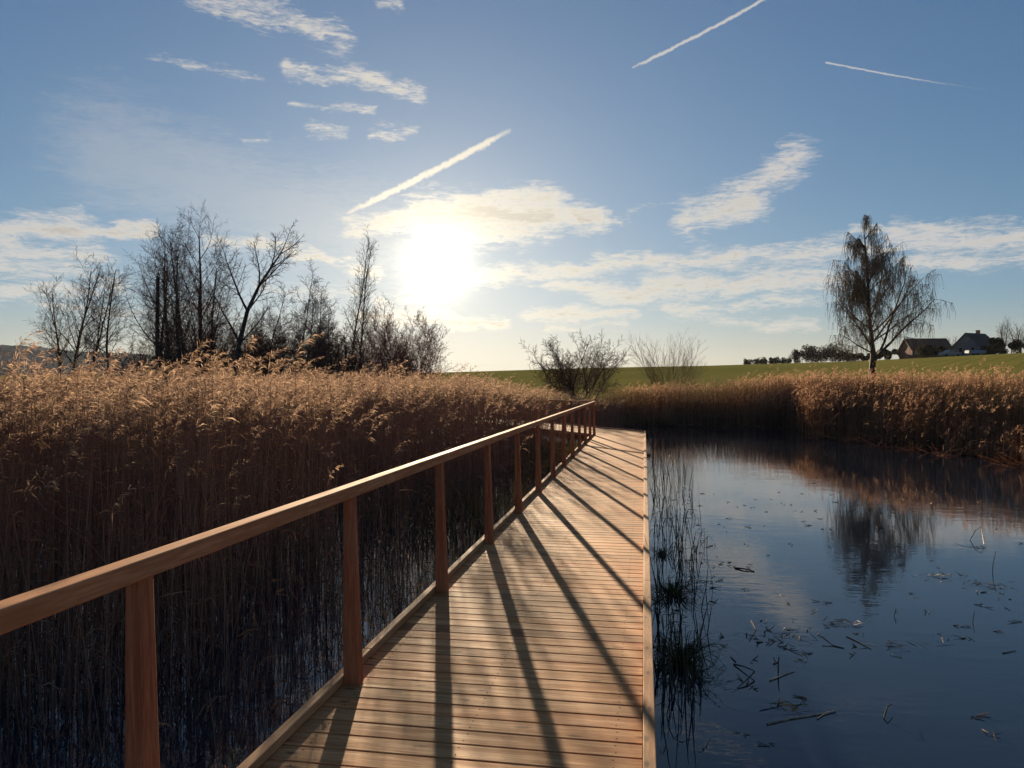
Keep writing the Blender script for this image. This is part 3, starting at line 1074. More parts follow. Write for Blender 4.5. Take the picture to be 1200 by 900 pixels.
def ht(px, d, ytop):
    """height of a tree standing d metres off whose top shows at ytop"""
    x, y = at(px, d)
    return CAM_Z + (450 - ytop) / 900 * d - float(ground_z(x, y))


def make_tree(name, label, cat, px, d, stems, P, seed, bark, twig, group=None, split=2, zoff=0.0, trunk_name='trunk', crown_name='crown'):
    """stems: (lean px to the side at the top, height m, radius m, base shift m)"""
    x, y = at(px, d)
    z = float(ground_z(x, y)) + zoff
    root = empty(name, (x, y, z))
    tag(root, label, cat, group)
    T = Tree(seed)
    o = np.array([x, y, z])
    for lean, h, rad, sh in stems:
        dr = RT * lean + FW * T.r.uniform(-0.08, 0.08) + np.array([0, 0, 1.0])
        T.branch(o + RT * sh + FW * T.r.uniform(-0.2, 0.2) * (len(stems) > 1) + np.array([0, 0, -0.1]), dr / np.linalg.norm(dr), h, rad, 0, P)
    a = Acc()
    T.fill(a, range(0, split), 7, o)
    a.build(trunk_name, bark, root, smooth=True)
    a = Acc()
    T.fill(a, range(split, 9), 3, o)
    a.build(crown_name, twig, root)
    return root, T, o


BK, TW, RTW = M['bark'], M['twig'], M['red_twig']
ALDER = P_(n=(15, 8, 7), ratio=(0.34, 0.52, 0.5), ang=(38, 44, 46), trop=(0.02, 0.09, 0.05, 0.03), t0=(0.28, 0.15, 0.1), minr=0.008)
make_tree('bare_tree', 'many stemmed bare tree with upright fan of stems, farthest to one side', 'tree', 86, 45,
          [(ln, ht(86, 45, yt), r, sh) for ln, yt, r, sh in ((-0.12, 335, 0.085, -0.5), (-0.03, 312, 0.11, -0.2), (0.04, 310, 0.10, 0.1), (0.12, 318, 0.09, 0.35), (-0.20, 335, 0.07, -0.3), (0.2, 325, 0.07, 0.4))],
          P_(n=(15, 9, 8), ang=(36, 42, 44), ratio=(0.33, 0.52, 0.5)), 11, BK, TW, TREES)
make_tree('bare_tree', 'slim bare tree standing alone between the fan shaped tree and the tall alders', 'tree', 128, 44, [(0.03, ht(128, 44, 312), 0.10, 0)],
          P_(n=(20, 9, 8), ang=(48, 42, 42), ratio=(0.32, 0.5, 0.5), t0=(0.2, 0.15, 0.1)), 12, BK, TW, TREES)
alders = [(190, 46, -0.11, 300, 0.13, 'tall alder leaning outward, the first trunk of the alder group'), (200, 45, -0.03, 284, 0.15, 'tall alder with straight trunk and wide twiggy top above the group'),
          (212, 43, -0.05, 300, 0.15, 'dark alder with thick trunk in the middle of the group'), (219, 48, 0.02, 288, 0.14, 'slender alder just behind the thick trunked one'),
          (232, 45, 0.03, 280, 0.17, 'tallest alder with thick straight trunk and broad crown'), (246, 47, 0.05, 312, 0.12, 'thin alder at the edge of the group beside the leaning tree')]
for i, (px, d, ln, h, r, lab) in enumerate(alders):
    make_tree('alder_tree', lab, 'tree', px, d, [(ln, ht(px, d, h) * 1.02, r, 0)], P_(n=(21, 10, 9), ratio=(0.42, 0.52, 0.5), ang=(38, 46, 48), trop=(0.012, 0.08, 0.04, 0.03), t0=(0.2, 0.15, 0.1), rr=(.36, .5, .6), minr=0.009), 30 + i, BK, TW, TREES)
# a broken trunk in the alder group
root = empty('broken_trunk', (*at(185, 43), float(ground_z(*at(185, 43)))))
tag(root, 'dead trunk snapped off short among the alders, without crown', 'dead tree')
a = Acc()
a.tubes([[(0, 0, -0.1), (0.02, 0, 2), (-0.04, 0, 4), (-0.02, 0.03, 7.6)]], [[0.15, 0.13, 0.115, 0.095]], 8, cap=True)
a.build('trunk', BK, root, smooth=True)
for q in ([(-0.03, 0, 3.8), (-0.35, 0, 4.4), (-0.75, 0.1, 4.65)], [(-.03, 0.01, 5.2), (0.3, 0.1, 5.8), (0.5, 0.1, 6.4)], [(-0.02, 0.03, 7.5), (0.0, 0.02, 7.8), (0.05, 0.02, 8.05)]):
    a = Acc()
    a.tubes([q], [[0.035, 0.025, 0.012]], 6)
    a.build('branch_stub', BK, root)


def leaning_tree():
    x, y = at(268, 43)
    z = float(ground_z(x, y))
    o = np.array([x, y, z])
    root = empty('leaning_tree', (x, y, z))
    tag(root, 'bare tree leaning far over with forked limbs beside the alders', 'tree', TREES)
    T = Tree(77)
    pts = [o + RT * a + np.array([0, 0, b]) for a, b in ((0, -0.1), (0.25, 1.8), (0.6, 3.9), (1.05, 5.7), (1.7, 7.1), (2.35, 8.1), (2.9, 8.9))]
    rads = [0.16, 0.15, 0.13, 0.11, 0.08, 0.06, 0.035]
    T.lv[(0, 7)] = [(pts, rads)]
    P = P_(seg=(6, 7, 5, 4), n=(8, 14, 9), ratio=(0.5, 0.44, 0.5), ang=(40, 46, 46), ref=(5, 2.5, 1.0), trop=(0, 0.06, 0.05, 0.03), minr=0.012)
    for k, side, L, r in ((2, -0.5, 3.2, .07), (3, -0.35, 3.0, .07), (3, 0.6, 2.2, .05), (4, -0.1, 2.2, .05), (4, 0.9, 2.2, .05), (5, 0.2, 1.7, .04), (5, 1.2, 1.5, .035), (6, 0.5, 1.5, .03), (6, 1.6, 1.3, .03), (2, 1.0, 2.4, .05), (1, -0.9, 2.2, .05)):
        dd = RT * side + FW * T.r.uniform(-0.5, 0.5) + np.array([0, 0, 0.8])
        T.branch(pts[k], dd / np.linalg.norm(dd), L * 1.15, r, 1, P)
    a = Acc(); T.fill(a, (0, 1), 7, o); a.build('trunk', BK, root, smooth=True)
    a = Acc(); T.fill(a, (2, 3), 3, o); a.build('crown', TW, root)


leaning_tree()
small = [(312, 48, 0.05, 338, 'bushy bare tree just past the leaning tree'), (342, 50, 0.0, 318, 'thin pole like bare tree with sparse twigs'), (358, 47, 0.06, 345, 'short bare tree right after the pole like one'),
         (378, 52, -0.04, 338, 'round topped bare tree in the gap before the twin poplars'), (392, 49, 0.03, 352, 'low bare tree at the foot of the twin poplars')]
for i, (px, d, ln, h, lab) in enumerate(small):
    h = ht(px, d, h)
    make_tree('bare_tree', lab, 'tree', px, d, [(ln, h, 0.07, 0), (ln + 0.15, h * 0.75, 0.05, 0.2)], P_(n=(24, 11, 9), ratio=(0.34, 0.5, 0.5), t0=(0.15, 0.15, 0.1), ref=(5.5, 1.6, .8)), 50 + i, BK, TW, TREES)
for i, (px, h, lab) in enumerate(((411, ht(411, 52, 283) * 1.03, 'taller of two slim poplars standing close together left of the sun'), (421, ht(421, 52, 290) * 1.03, 'slightly shorter of two slim poplars, the one nearer the sun'))):
    make_tree('poplar_tree', lab, 'tree', px, 52, [(-0.01 + 0.01 * i, h, 0.085, 0)], P_(n=(38, 9, 7), ratio=(0.19, 0.5, 0.5), ang=(34, 40, 42), shrink=(0.6, .5, .4), t0=(0.2, 0.15, 0.1), trop=(0.03, 0.1, 0.06, .03)), 60 + i, BK, TW, 'twin poplars')
bushes = [(446, 50, 385, 'reddish bare bush at the foot of the poplars'), (463, 48, 358, 'tall reddish bare bush with thin shoots under the sun'), (484, 49, 376, 'last reddish bare bush before the open horizon'),
          (160, 49, 392, 'dark thicket bush left of the alder trunks'), (205, 50, 380, 'dark bush filling the feet of the alders'), (250, 49, 370, 'dark dense bush between alders and leaning tree'),
          (228, 51, 378, 'dark bush showing between the alder trunks'), (272, 52, 380, 'dark bush at the root of the leaning tree'), (310, 51, 378, 'dark bush just past the leaning tree tip'), (395, 51, 380, 'brownish bush between the round topped tree and the poplars'),
          (290, 50, 372, 'dark bush under the tip of the leaning tree'), (330, 52, 382, 'dark bush at the foot of the pole like tree'), (368, 51, 385, 'dark low bush below the round topped tree'), (420, 50, 392, 'dark bush wrapped round the poplar feet')]
BUSH = P_(seg=(6, 5, 4, 3), n=(11, 8, 6), ratio=(0.40, 0.5, 0.5), ang=(34, 42, 44), t0=(0.15, 0.1, 0.1), ref=(3.0, 1.2, .6), trop=(0.03, 0.05, 0.04, 0.02), minr=0.009)
for i, (px, d, h, lab) in enumerate(bushes):
    rr = random.Random(90 + i)
    h = ht(px, d, h)
    st = [(rr.uniform(-0.5, 0.5), h * rr.uniform(0.65, 1.05), 0.03, rr.uniform(-1.1, 1.1)) for _ in range(15 if i < 3 else 19)]
    make_tree('bare_bush', lab, 'bush', px, d, st, BUSH, 90 + i, TW, RTW if i < 3 else TW, 'bare bushes behind the reed bed', split=1, trunk_name='stem')
make_tree('bare_tree', 'bare tree at the left edge of the photo, only a branch tip reaching in', 'tree', -62, 42, [(0.02, ht(-62, 42, 320), 0.12, 0)], P_(n=(10, 7, 6), ratio=(0.42, 0.5, 0.5), ang=(60, 40, 42), trop=(0.02, -0.01, 0.03, 0.02)), 71, BK, TW, TREES)

# the two shrubs by the bend of the boardwalk
rr = random.Random(5)
make_tree('willow_shrub', 'round bare willow shrub right behind the bend of the boardwalk', 'shrub', 676, 44,
          [(rr.uniform(-0.75, 0.75), rr.uniform(2.8, 4.5), 0.05, rr.uniform(-0.6, 0.6)) for _ in range(15)],
          P_(seg=(7, 5, 4, 3), n=(14, 9, 7), ratio=(0.40, 0.5, 0.5), ang=(38, 44, 44), t0=(0.25, 0.1, 0.1), ref=(3.4, 1.2, .6), wander=(0.1, .10, .09, .08), trop=(0.02, 0.03, 0.03, 0.02), minr=0.009), 201, BK, TW, split=1, trunk_name='stem')
make_tree('sparse_shrub', 'thin upright bare shrub with wispy shoots in front of the field', 'shrub', 789, 46,
          [(rr.uniform(-0.65, 0.65), rr.uniform(2.8, 4.4), 0.02, rr.uniform(-0.5, 0.5)) for _ in range(22)],
          P_(seg=(7, 5, 4), n=(13, 6), ratio=(0.38, 0.45), ang=(26, 32), t0=(0.3, 0.2), ref=(2.5, 1.0), wander=(0.05, .08, .1), trop=(0.05, 0.05, 0.04), tip=(.3, .3, .4), minr=0.005), 202, TW, TW, split=1, trunk_name='stem')


def birch():
    d = 56
    x, y = at(1020, d)
    z = float(ground_z(x, y))
    o = np.array([x, y, z])
    root = empty('birch_tree', (x, y, z))
    tag(root, 'lone weeping birch with hanging twigs and few leaves on the field edge', 'tree')
    T = Tree(314)
    trunk = [o + RT * a + np.array([0, 0, b]) for a, b in ((0.05, -0.2), (0.12, 1.2), (0.22, 2.4), (0.05, 3.8), (-0.1, 5.6), (-0.2, 8.0), (-0.35, 10.0), (-0.5, 12.0))]
    T.lv[(0, 8)] = [(trunk, [0.26, 0.22, 0.20, 0.15, 0.12, 0.085, 0.055, 0.02])]
    P = P_(seg=(7, 7, 6), wander=(0.05, 0.09, 0.12), trop=(0, 0.03, -0.03), n=(0, 11), ref=(5, 4.0), t0=(0, 0.25), ang=(40, 40), ratio=(.4, .40), shrink=(.5, .4), rr=(.5, .5), tip=(.2, .22, .35), minr=0.010)
    r = T.r
    limbs = [(1, 1.1, 5.9, .11, 1.05), (1, 0.5, 7.2, .11, 1.25), (2, -0.95, 4.8, .075, 0.95), (2, 1.4, 4.3, .06, 0.75), (2, -0.45, 6.0, .08, 1.3), (2, 0.8, 6.3, .08, 1.1), (3, -0.9, 4.2, .06, 0.9), (3, -1.4, 3.9, .06, 0.7), (4, -1.2, 3.5, .05, 0.7), (2, -1.5, 4.0, .06, 0.75), (3, 1.0, 5.0, .07, 1.0), (3, 0.5, 5.4, .07, 1.3), (4, 1.0, 3.6, .05, 0.9), (4, -0.8, 3.0, .05, 1.0), (4, 0.4, 3.6, .05, 1.2)]
    for k in range(20):
        i = r.choice((2, 3, 3, 4, 4, 4, 5, 5, 6))
        limbs.append((i, r.uniform(-0.9, 1.1), {2: 4.0, 3: 3.8, 4: 3.2, 5: 2.2, 6: 1.4}[i] * r.uniform(0.6, 1.0), 0.045, r.uniform(0.6, 1.3)))
    for i, sd, L, rad, up in limbs:
        f = r.random()
        q = trunk[i] * (1 - f) + trunk[min(i + 1, 7)] * f
        dd = RT * sd + FW * r.uniform(-0.8, 0.8) + np.array([0, 0, up])
        T.branch(q, dd / np.linalg.norm(dd), L, rad, 1, P)
    # hanging strands from every fine branch
    strands, srad = [], []
    for key in list(T.lv):
        if key[0] < 1: continue
        for pts, rads in T.lv[key]:
            n = 17 if key[0] == 2 else 16
            for _ in range(n):
                f = r.uniform(0.25, 1) * (len(pts) - 1)
                k = min(int(f), len(pts) - 2)
                q = pts[k] + (pts[k + 1] - pts[k]) * (f - k)
                L = r.gauss(0.85, 0.38)
                if L < 0.2: continue
                hx = np.array([r.gauss(0, 1), r.gauss(0, 1), 0]); hx /= np.linalg.norm(hx) + 1e-6
                s = np.linspace(0, 1, 5)
                st = q + hx * (0.28 * L * (1 - (1 - s) ** 2))[:, None] + np.array([0, 0, -1.0]) * (L * s ** 1.35)[:, None] + np.array([0, 0, 0.10]) * np.sin(s * 3.14)[:, None]
                st[1:] += np.array([[r.gauss(0, .03), r.gauss(0, .03), 0] for _ in range(4)])
                strands.append(st); srad.append([0.010, 0.009, 0.008, 0.007, 0.006])
    a = Acc(); T.fill(a, (0,), 10, o); T.fill(a, (1,), 6, o)
    a.build('trunk', M['birch'], root, smooth=True)
    a = Acc(); T.fill(a, (2,), 3, o)
    S = np.array(strands) - o
    a.tubes(S, np.array(srad), 3)
    # withered leaves and catkins along the strands
    n = len(S) * 13
    idx = rng.integers(0, len(S), n)
    f = rng.uniform(0.3, 1, n) * 4
    k = np.minimum(f.astype(int), 3)
    w = (f - k)[:, None]
    clump = np.clip(np.sin(S[idx, 0, 0] * 2.1) + np.sin(S[idx, 0, 2] * 2.7 + 1) + np.sin(S[idx, 0, 1] * 2.3 + 2), -1, 1.5)
    kp = rng.random(n) < 0.45 + 0.35 * clump
    c = (S[idx, k] * (1 - w) + S[idx, k + 1] * w)[kp]
    n = len(c)
    u = unit(rng.normal(0, 1, (n, 3)) + np.array([0, 0, -1.2])); v = unit(np.cross(u, rng.normal(0, 1, (n, 3))))
    l = rng.uniform(0.035, 0.065, n)[:, None]
    a.add(np.stack([c, c + u * l * 0.5 - v * l * 0.38, c + u * l, c + u * l * 0.5 + v * l * 0.38], 1).reshape(-1, 3), np.arange(n * 4).reshape(n, 4), 1)
    a.build('crown', [TW, M['birch_leaf']], root)


birch()

# ------------------------------------------------------------------ distant farm, trees and hedge on the rise
FAR_BUSH = P_(seg=(5, 4, 3), wander=(.1, .14, .16), n=(12, 9), ratio=(0.45, 0.5), ang=(38, 45), t0=(0.15, 0.1), ref=(4, 1.5), trop=(0.03, .03, .02), tip=(.3, .3, .4), minr=0.03)
far_trees = [(880, 240, 2.2, 'low far tree at the tip of the tree row on the horizon'), (893, 240, 2.4, 'small far tree, second from the tip of the horizon row'), (907, 240, 2.6, 'small round far tree third in the horizon row'), (921, 238, 2.2, 'flat far tree fourth in the horizon row'),
             (935, 232, 4.6, 'dark conical far tree beside the round pair'), (949, 230, 6.2, 'tall round far tree, first of the pair'), (960, 230, 5.8, 'tall round far tree, second of the pair'), (975, 228, 6.8, 'highest far tree left of the birch'), (988, 225, 4.2, 'low far tree just left of the birch foot'),
             (1000, 222, 3.0, 'low far bush behind the birch trunk')]
far2 = [(1176, 185, 8.6, 'bare round tree beside the gabled house'), (1193, 180, 8.2, 'bare tree at the end of the hedge past the gabled house'), (1104, 215, 6.0, 'pale far tree between barn and gabled house'), (1116, 225, 6.2, 'pale far tree rising behind the gap before the gabled house')]
for i, (px, d, h, lab) in enumerate(far2):
    rr = random.Random(430 + i)
    st = [(rr.uniform(-0.25, 0.25), h * rr.uniform(0.8, 1.0), 0.14, rr.uniform(-0.5, 0.5)) for _ in range(4)]
    make_tree('far_tree', lab, 'tree', px, d, st, P_(seg=(7, 5, 4), n=(16, 10), ratio=(0.36, 0.5), ang=(42, 45), t0=(0.2, 0.1), ref=(7, 2.0), trop=(0.02, .04, .02), wander=(.06, .12, .14), tip=(.2, .3, .4), minr=0.02), 430 + i, BK, TW, 'trees around the farm', split=1)


def leaf_mass(name, label, cat, px, d, w, h, dep, mat, seed, group=None, n=2600):
    """dense shrubbery: short twigs and many leaf sized faces through a lumpy volume, on stems"""
    r = np.random.default_rng(seed)
    x, y = at(px, d)
    z = float(ground_z(x, y))
    root = empty(name, (x, y, z))
    tag(root, label, cat, group)
    k = 26
    cen = np.stack([r.uniform(-w / 2, w / 2, k), r.uniform(-dep / 2, dep / 2, k), r.uniform(0.15, 0.75, k) * h], -1)
    rad = r.uniform(0.16, 0.30, k) * h
    ii = r.integers(0, k, n)
    off = r.normal(0, 1, (n, 3)); off /= np.linalg.norm(off, axis=1, keepdims=True)
    c = cen[ii] + off * (rad[ii] * r.uniform(0.3, 1.0, n) ** 0.5)[:, None]
    c[:, 2] = np.maximum(c[:, 2], 0.05)
    c = c[:, :1] * RT + c[:, 1:2] * FW + c[:, 2:] * np.array([0, 0, 1.0])
    u = r.normal(0, 1, (n, 3)); u /= np.linalg.norm(u, axis=1, keepdims=True)
    v = np.cross(u, r.normal(0, 1, (n, 3))); v /= np.linalg.norm(v, axis=1, keepdims=True)
    l = r.uniform(0.12, 0.30, n)[:, None]
    a = Acc()
    a.add(np.stack([c - u * l, c - v * l * .5, c + u * l, c + v * l * .5], 1).reshape(-1, 3), np.arange(n * 4).reshape(n, 4))
    a.build('crown', mat, root)
    for q in range(6):
        p = RT * r.uniform(-w / 2.4, w / 2.4) + FW * r.uniform(-dep / 3, dep / 3)
        t = p * 1.05 + np.array([0, 0, h * 0.7])
        a = Acc()
        a.tubes([[p, (p + t) / 2, t]], [[0.06, 0.05, 0.03]], 5)
        a.build('stem', BK, root)


M['far_foliage'] = mat_leafy('distant twiggy crowns', [(0.0, (0.04, 0.04, 0.035)), (0.5, (0.065, 0.06, 0.045)), (1.0, (0.10, 0.085, 0.06))], 0.3, 1.0)
M['hedge'] = mat_leafy('hedge foliage', [(0.0, (0.03, 0.03, 0.02)), (0.5, (0.055, 0.05, 0.03)), (1.0, (0.09, 0.07, 0.045))], 0.25, 1.0)
for i, (px, d, h, lab) in enumerate(far_trees):
    leaf_mass('far_tree', lab, 'tree', px, d, (3.6, 2.6, 2.2)[i % 3] + 0.12 * h, h, 2.5, M['far_foliage'], 400 + i, 'trees along the horizon', n=int(500 + 260 * h))
leaf_mass('hedge', 'low dark hedge behind the birch trunk running up to the barn', 'hedge', 1040, 190, 9.5, 3.0, 3, M['hedge'], 1, n=5200)
leaf_mass('hedge', 'dark hedge beside the gabled house running off toward the edge', 'hedge', 1182, 176, 11.0, 4.0, 3, M['hedge'], 2, n=6000)
leaf_mass('shrub', 'grey brown shrub in front of the barn wall', 'shrub', 1092, 165, 4.6, 3.0, 2.5, M['hedge'], 3, n=3200)
leaf_mass('shrub', 'dark shrub under the roof edge of the gabled house', 'shrub', 1157, 166, 3.0, 2.2, 2.0, M['hedge'], 4, n=2400)
leaf_mass('shrub', 'small shrub in front of the hedge beside the birch trunk', 'shrub', 1012, 180, 5.0, 2.0, 2.0, M['hedge'], 5, n=2400)


def house(name, label, px, d, rz, L, W, eave, ridge, wall, roof, windows, chimney, doors=()):
    """gabled house: length L along its ridge, width W; windows: (face, along, z0, w, h)"""
    x, y = at(px, d)
    z = float(ground_z(x, y)) - 0.1
    root = empty(name, (x, y, z), YAW + rz)
    tag(root, label, 'house' if chimney else 'barn')
    a = Acc()
    l, w = L / 2, W / 2
    a.nonuni([(-l, -w, 0), (l, -w, 0), (l, w, 0), (-l, w, 0), (-l, -w, eave), (l, -w, eave), (l, w, eave), (-l, w, eave), (-l, 0, ridge), (l, 0, ridge)],
             [[0, 1, 5, 4], [2, 3, 7, 6], [3, 0, 4, 8, 7], [1, 2, 6, 9, 5]])
    a.build('wall', wall, root)
    a = Acc()
    e, o, th = 0.5, 0.45, 0.16
    sl = (ridge - eave) / w
    for s in (-1, 1):
        y0, z0 = s * (w + o), eave - sl * o
        P = [(-l - e, y0, z0), (l + e, y0, z0), (l + e, 0, ridge), (-l - e, 0, ridge)]
        P2 = [(px_, py_, pz_ + th) for px_, py_, pz_ in P]
        f = [[0, 1, 2, 3], [4, 5, 6, 7], [0, 1, 5, 4], [1, 2, 6, 5], [3, 0, 4, 7]]
        a.nonuni([(p[0], p[1], p[2] + 0.02) for p in P] + P2, f)
    rf = a.build('roof', roof, root)
    if chimney:
        c = Acc(); c.box(l * .3 - .3, l * .3 + .3, -.35, .35, ridge - .4, ridge + 0.8); c.box(l * .3 - .36, l * .3 + .36, -.41, .41, ridge + .803, ridge + .9)
        c.build('chimney', M['brick'], rf)

    def panel(nm, face, u, z0, ww, hh, mt, proud):
        b = Acc()
        if face == 's': b.box(u - ww / 2, u + ww / 2, -w - proud, -w + 0.02, z0, z0 + hh)
        else: b.box(-l - proud, -l + 0.02, u - ww / 2, u + ww / 2, z0, z0 + hh)
        return b, nm, mt
    for face, u, z0, ww, hh in windows:
        b, nm, mt = panel('window', face, u, z0, ww, hh, M['frame'], 0.05)
        wn = b.build(nm, mt, root)
        b, nm, mt = panel('pane', face, u, z0 + .1, ww - .2, hh - .2, M['glass'], 0.07)
        b.build(nm, mt, wn)
    for face, u, ww, hh in doors:
        b, nm, mt = panel('door', face, u, 0.05, ww, hh, M['door'], 0.06)
        b.build(nm, mt, root)


M['plaster'] = mat_simple('pale plaster', (0.12, 0.15, 0.20), 0.85, 0.2, 1.5, 0.12)
M['brickwall'] = mat_simple('reddish barn wall', (0.16, 0.08, 0.06), 0.9, 0.15, 2.5, 0.35)
M['brick'] = mat_simple('chimney brick', (0.22, 0.10, 0.07), 0.9, 0.15, 5, 0.3)
M['slate'] = mat_simple('dark roof tiles', (0.045, 0.042, 0.045), 0.75, 0.3, 4, 0.3, 0.03)
M['tile'] = mat_simple('brown roof tiles', (0.11, 0.055, 0.04), 0.8, 0.25, 4, 0.3, 0.03)
M['frame'] = mat_simple('window frame', (0.25, 0.26, 0.28), 0.5, 0.4)
M['glass'] = mat_simple('dark window glass', (0.02, 0.025, 0.03), 0.08, 0.6)
M['door'] = mat_simple('barn door', (0.10, 0.06, 0.04), 0.8, 0.2, 3, 0.3)
house('gabled_house', 'house with steep dark roof and bluish gable on the rise', 1143, 182, R_(28), 7.0, 6.2, 2.4, 5.3, M['plaster'], M['slate'],
      [('w', -1.5, 0.9, 1.0, 1.2), ('w', 1.4, 0.9, 1.0, 1.2), ('w', 0, 3.1, 0.9, 1.1), ('s', -1.5, 0.9, 1.1, 1.2), ('s', 1.5, 0.9, 1.1, 1.2)], True, [('s', 0.2, 1.0, 2.0)])
house('long_barn', 'long low barn with brown tiled roof behind the birch', 1084, 180, R_(-4), 8.6, 6.5, 2.2, 4.6, M['brickwall'], M['tile'],
      [('s', -3.4, 0.9, 0.9, 0.8), ('s', 3.2, 0.9, 0.9, 0.8)], False, [('s', -0.5, 2.4, 1.9)])


def car(px, d, rz):
    x, y = at(px, d)
    z = float(ground_z(x, y))
    root = empty('parked_car', (x, y, z), YAW + rz)
    tag(root, 'small grey car parked on the rise between barn and gabled house', 'car')
    M['carpaint'] = mat_simple('grey car paint', (0.20, 0.21, 0.23), 0.3, 0.5)
    M['rubber'] = mat_simple('tyre rubber', (0.03, 0.03, 0.03), 0.9, 0.2)
    prof = [(-2.0, .3), (-2.05, .75), (-1.6, .92), (-1.0, .98), (-0.45, 1.42), (1.1, 1.45), (1.75, 1.0), (2.0, .9), (2.02, .3)]
    a = Acc()
    n = len(prof)
    v = [(p, -0.82, q) for p, q in prof] + [(p, 0.82, q) for p, q in prof]
    a.nonuni(v, [list(range(n))[::-1], list(range(n, 2 * n))] + [[i, (i + 1) % n, n + (i + 1) % n, n + i] for i in range(n)])
    a.build('body', M['carpaint'], root, bevel=0.06)
    for s in (-1, 1):
        for p in ([(-0.85, 1.0), (-0.38, 1.36), (0.25, 1.38), (0.25, 1.0)], [(0.33, 1.0), (0.33, 1.38), (1.05, 1.39), (1.5, 1.02)]):
            a = Acc()
            v = [(q[0], s * 0.815, q[1]) for q in p] + [(q[0], s * 0.835, q[1]) for q in p]
            a.nonuni(v, [[3, 2, 1, 0], [4, 5, 6, 7]] + [[i, (i + 1) % 4, 4 + (i + 1) % 4, 4 + i] for i in range(4)])
            a.build('side_window', M['glass'], root)
        for wx in (-1.25, 1.25):
            a = Acc()
            a.tubes([[(wx, s * 0.64, .32), (wx, s * 0.65, .32), (wx, s * 0.84, .32), (wx, s * 0.85, .32)]], [[.01, .32, .32, .01]], 14)
            a.build('wheel', M['rubber'], root)


car(1113, 160, R_(4))


def container():
    x, y = at(1143, 158)
    z = float(ground_z(x, y))
    root = empty('field_trailer', (x, y, z), YAW + R_(-3))
    tag(root, 'low blue grey trailer parked in front of the gabled house', 'trailer')
    M['bluetarp'] = mat_simple('pale blue sheet metal', (0.17, 0.23, 0.32), 0.6, 0.3, 2, 0.15)
    a = Acc(); a.box(-1.7, 1.7, -0.85, 0.85, 0.45, 1.05); a.box(-1.72, 1.72, -0.87, 0.87, 1.052, 1.10)
    a.build('body', M['bluetarp'], root, bevel=0.03)
    for s in (-1, 1):
        a = Acc(); a.tubes([[(0.1, s * .70, .3), (0.1, s * .71, .3), (0.1, s * .84, .3), (0.1, s * .85, .3)]], [[.01, .3, .3, .01]], 14)
        a.build('wheel', M['rubber'], root)
    a = Acc(); a.box(-2.6, -1.7, -.05, .05, .42, .50); a.build('drawbar', M['rubber'], root)


container()


# ------------------------------------------------------------------ the pond: stalks, tussocks, floating things
def on_water(px, py, z=WATER_Z):
    d = (CAM_Z - z) * 900 / (py - 450)
    return np.array([*at(px, d), z])


STALKS = 'dark reed stalks standing in the water beside the boardwalk'


def stalk_mesh(seed):
    r = np.random.default_rng(seed)
    a = Acc()
    kind = seed % 4
    h = r.uniform(0.16, 0.5)
    b = r.uniform(-0.25, 0.25, 2)
    if kind == 3:      # snapped over
        k = r.uniform(0.4, 0.75)
        top = np.array([b[0] * h, b[1] * h, h * k])
        e = top + np.array([*r.uniform(-0.7, 0.7, 2), -r.uniform(0.1, 0.6)]) * h * 0.6
        pts = [np.array([0, 0, -0.12]), top * 0.5, top, (top + e) / 2, e]
    else:
        pts = [np.array([b[0] * h * t ** 1.5, b[1] * h * t ** 1.5, -0.12 + (h + 0.12) * t]) for t in np.linspace(0, 1, 5)]
    a.tubes([pts], [np.array([1, .95, .9, .7, .4]) * r.uniform(0.0035, 0.0065)], 5)
    for _ in range(r.integers(0, 3)):
        p = pts[r.integers(1, 4)]
        t = r.uniform(0, 6.28); L = r.uniform(0.06, 0.2)
        dh = np.array([math.cos(t), math.sin(t), 0])
        s = np.linspace(0, 1, 4)
        lp = p + dh * (L * s)[:, None] + np.array([0, 0, 1.0]) * (L * (0.7 * s - 1.0 * s * s))[:, None]
        a.ribbons(lp[None], np.array([[.004, .007, .005, .001]]), np.cross(dh, [0, 0, 1.0])[None] + np.array([[0, 0, .4]]), 0)
    return a.mesh('reed_stalk', M['wet_stalk'])


meshes = [stalk_mesh(s) for s in range(28)]
for i in range(280):
    py = 518 + 325 * random.random() ** 1.9
    span = np.interp(py, [520, 560, 640, 700, 800, 850], [26, 44, 62, 70, 62, 40])
    px = 764 + (py - 520) * 0.03 + span * random.random() ** 1.5
    p = on_water(px, py)
    if p[0] < RIGHT_OUT + 0.04: p[0] = RIGHT_OUT + 0.04 + random.uniform(0, 0.1)
    o = bpy.data.objects.new('reed_stalk', meshes[i % 28])
    COL.objects.link(o)
    o.location = p
    o.rotation_euler = (0, 0, random.uniform(0, 6.28))
    s = random.uniform(0.7, 1.25)
    o.scale = (s, s, s)
    tag(o, 'thin dark reed stalk standing in the water beside the boardwalk edge', 'reed stalk', STALKS)


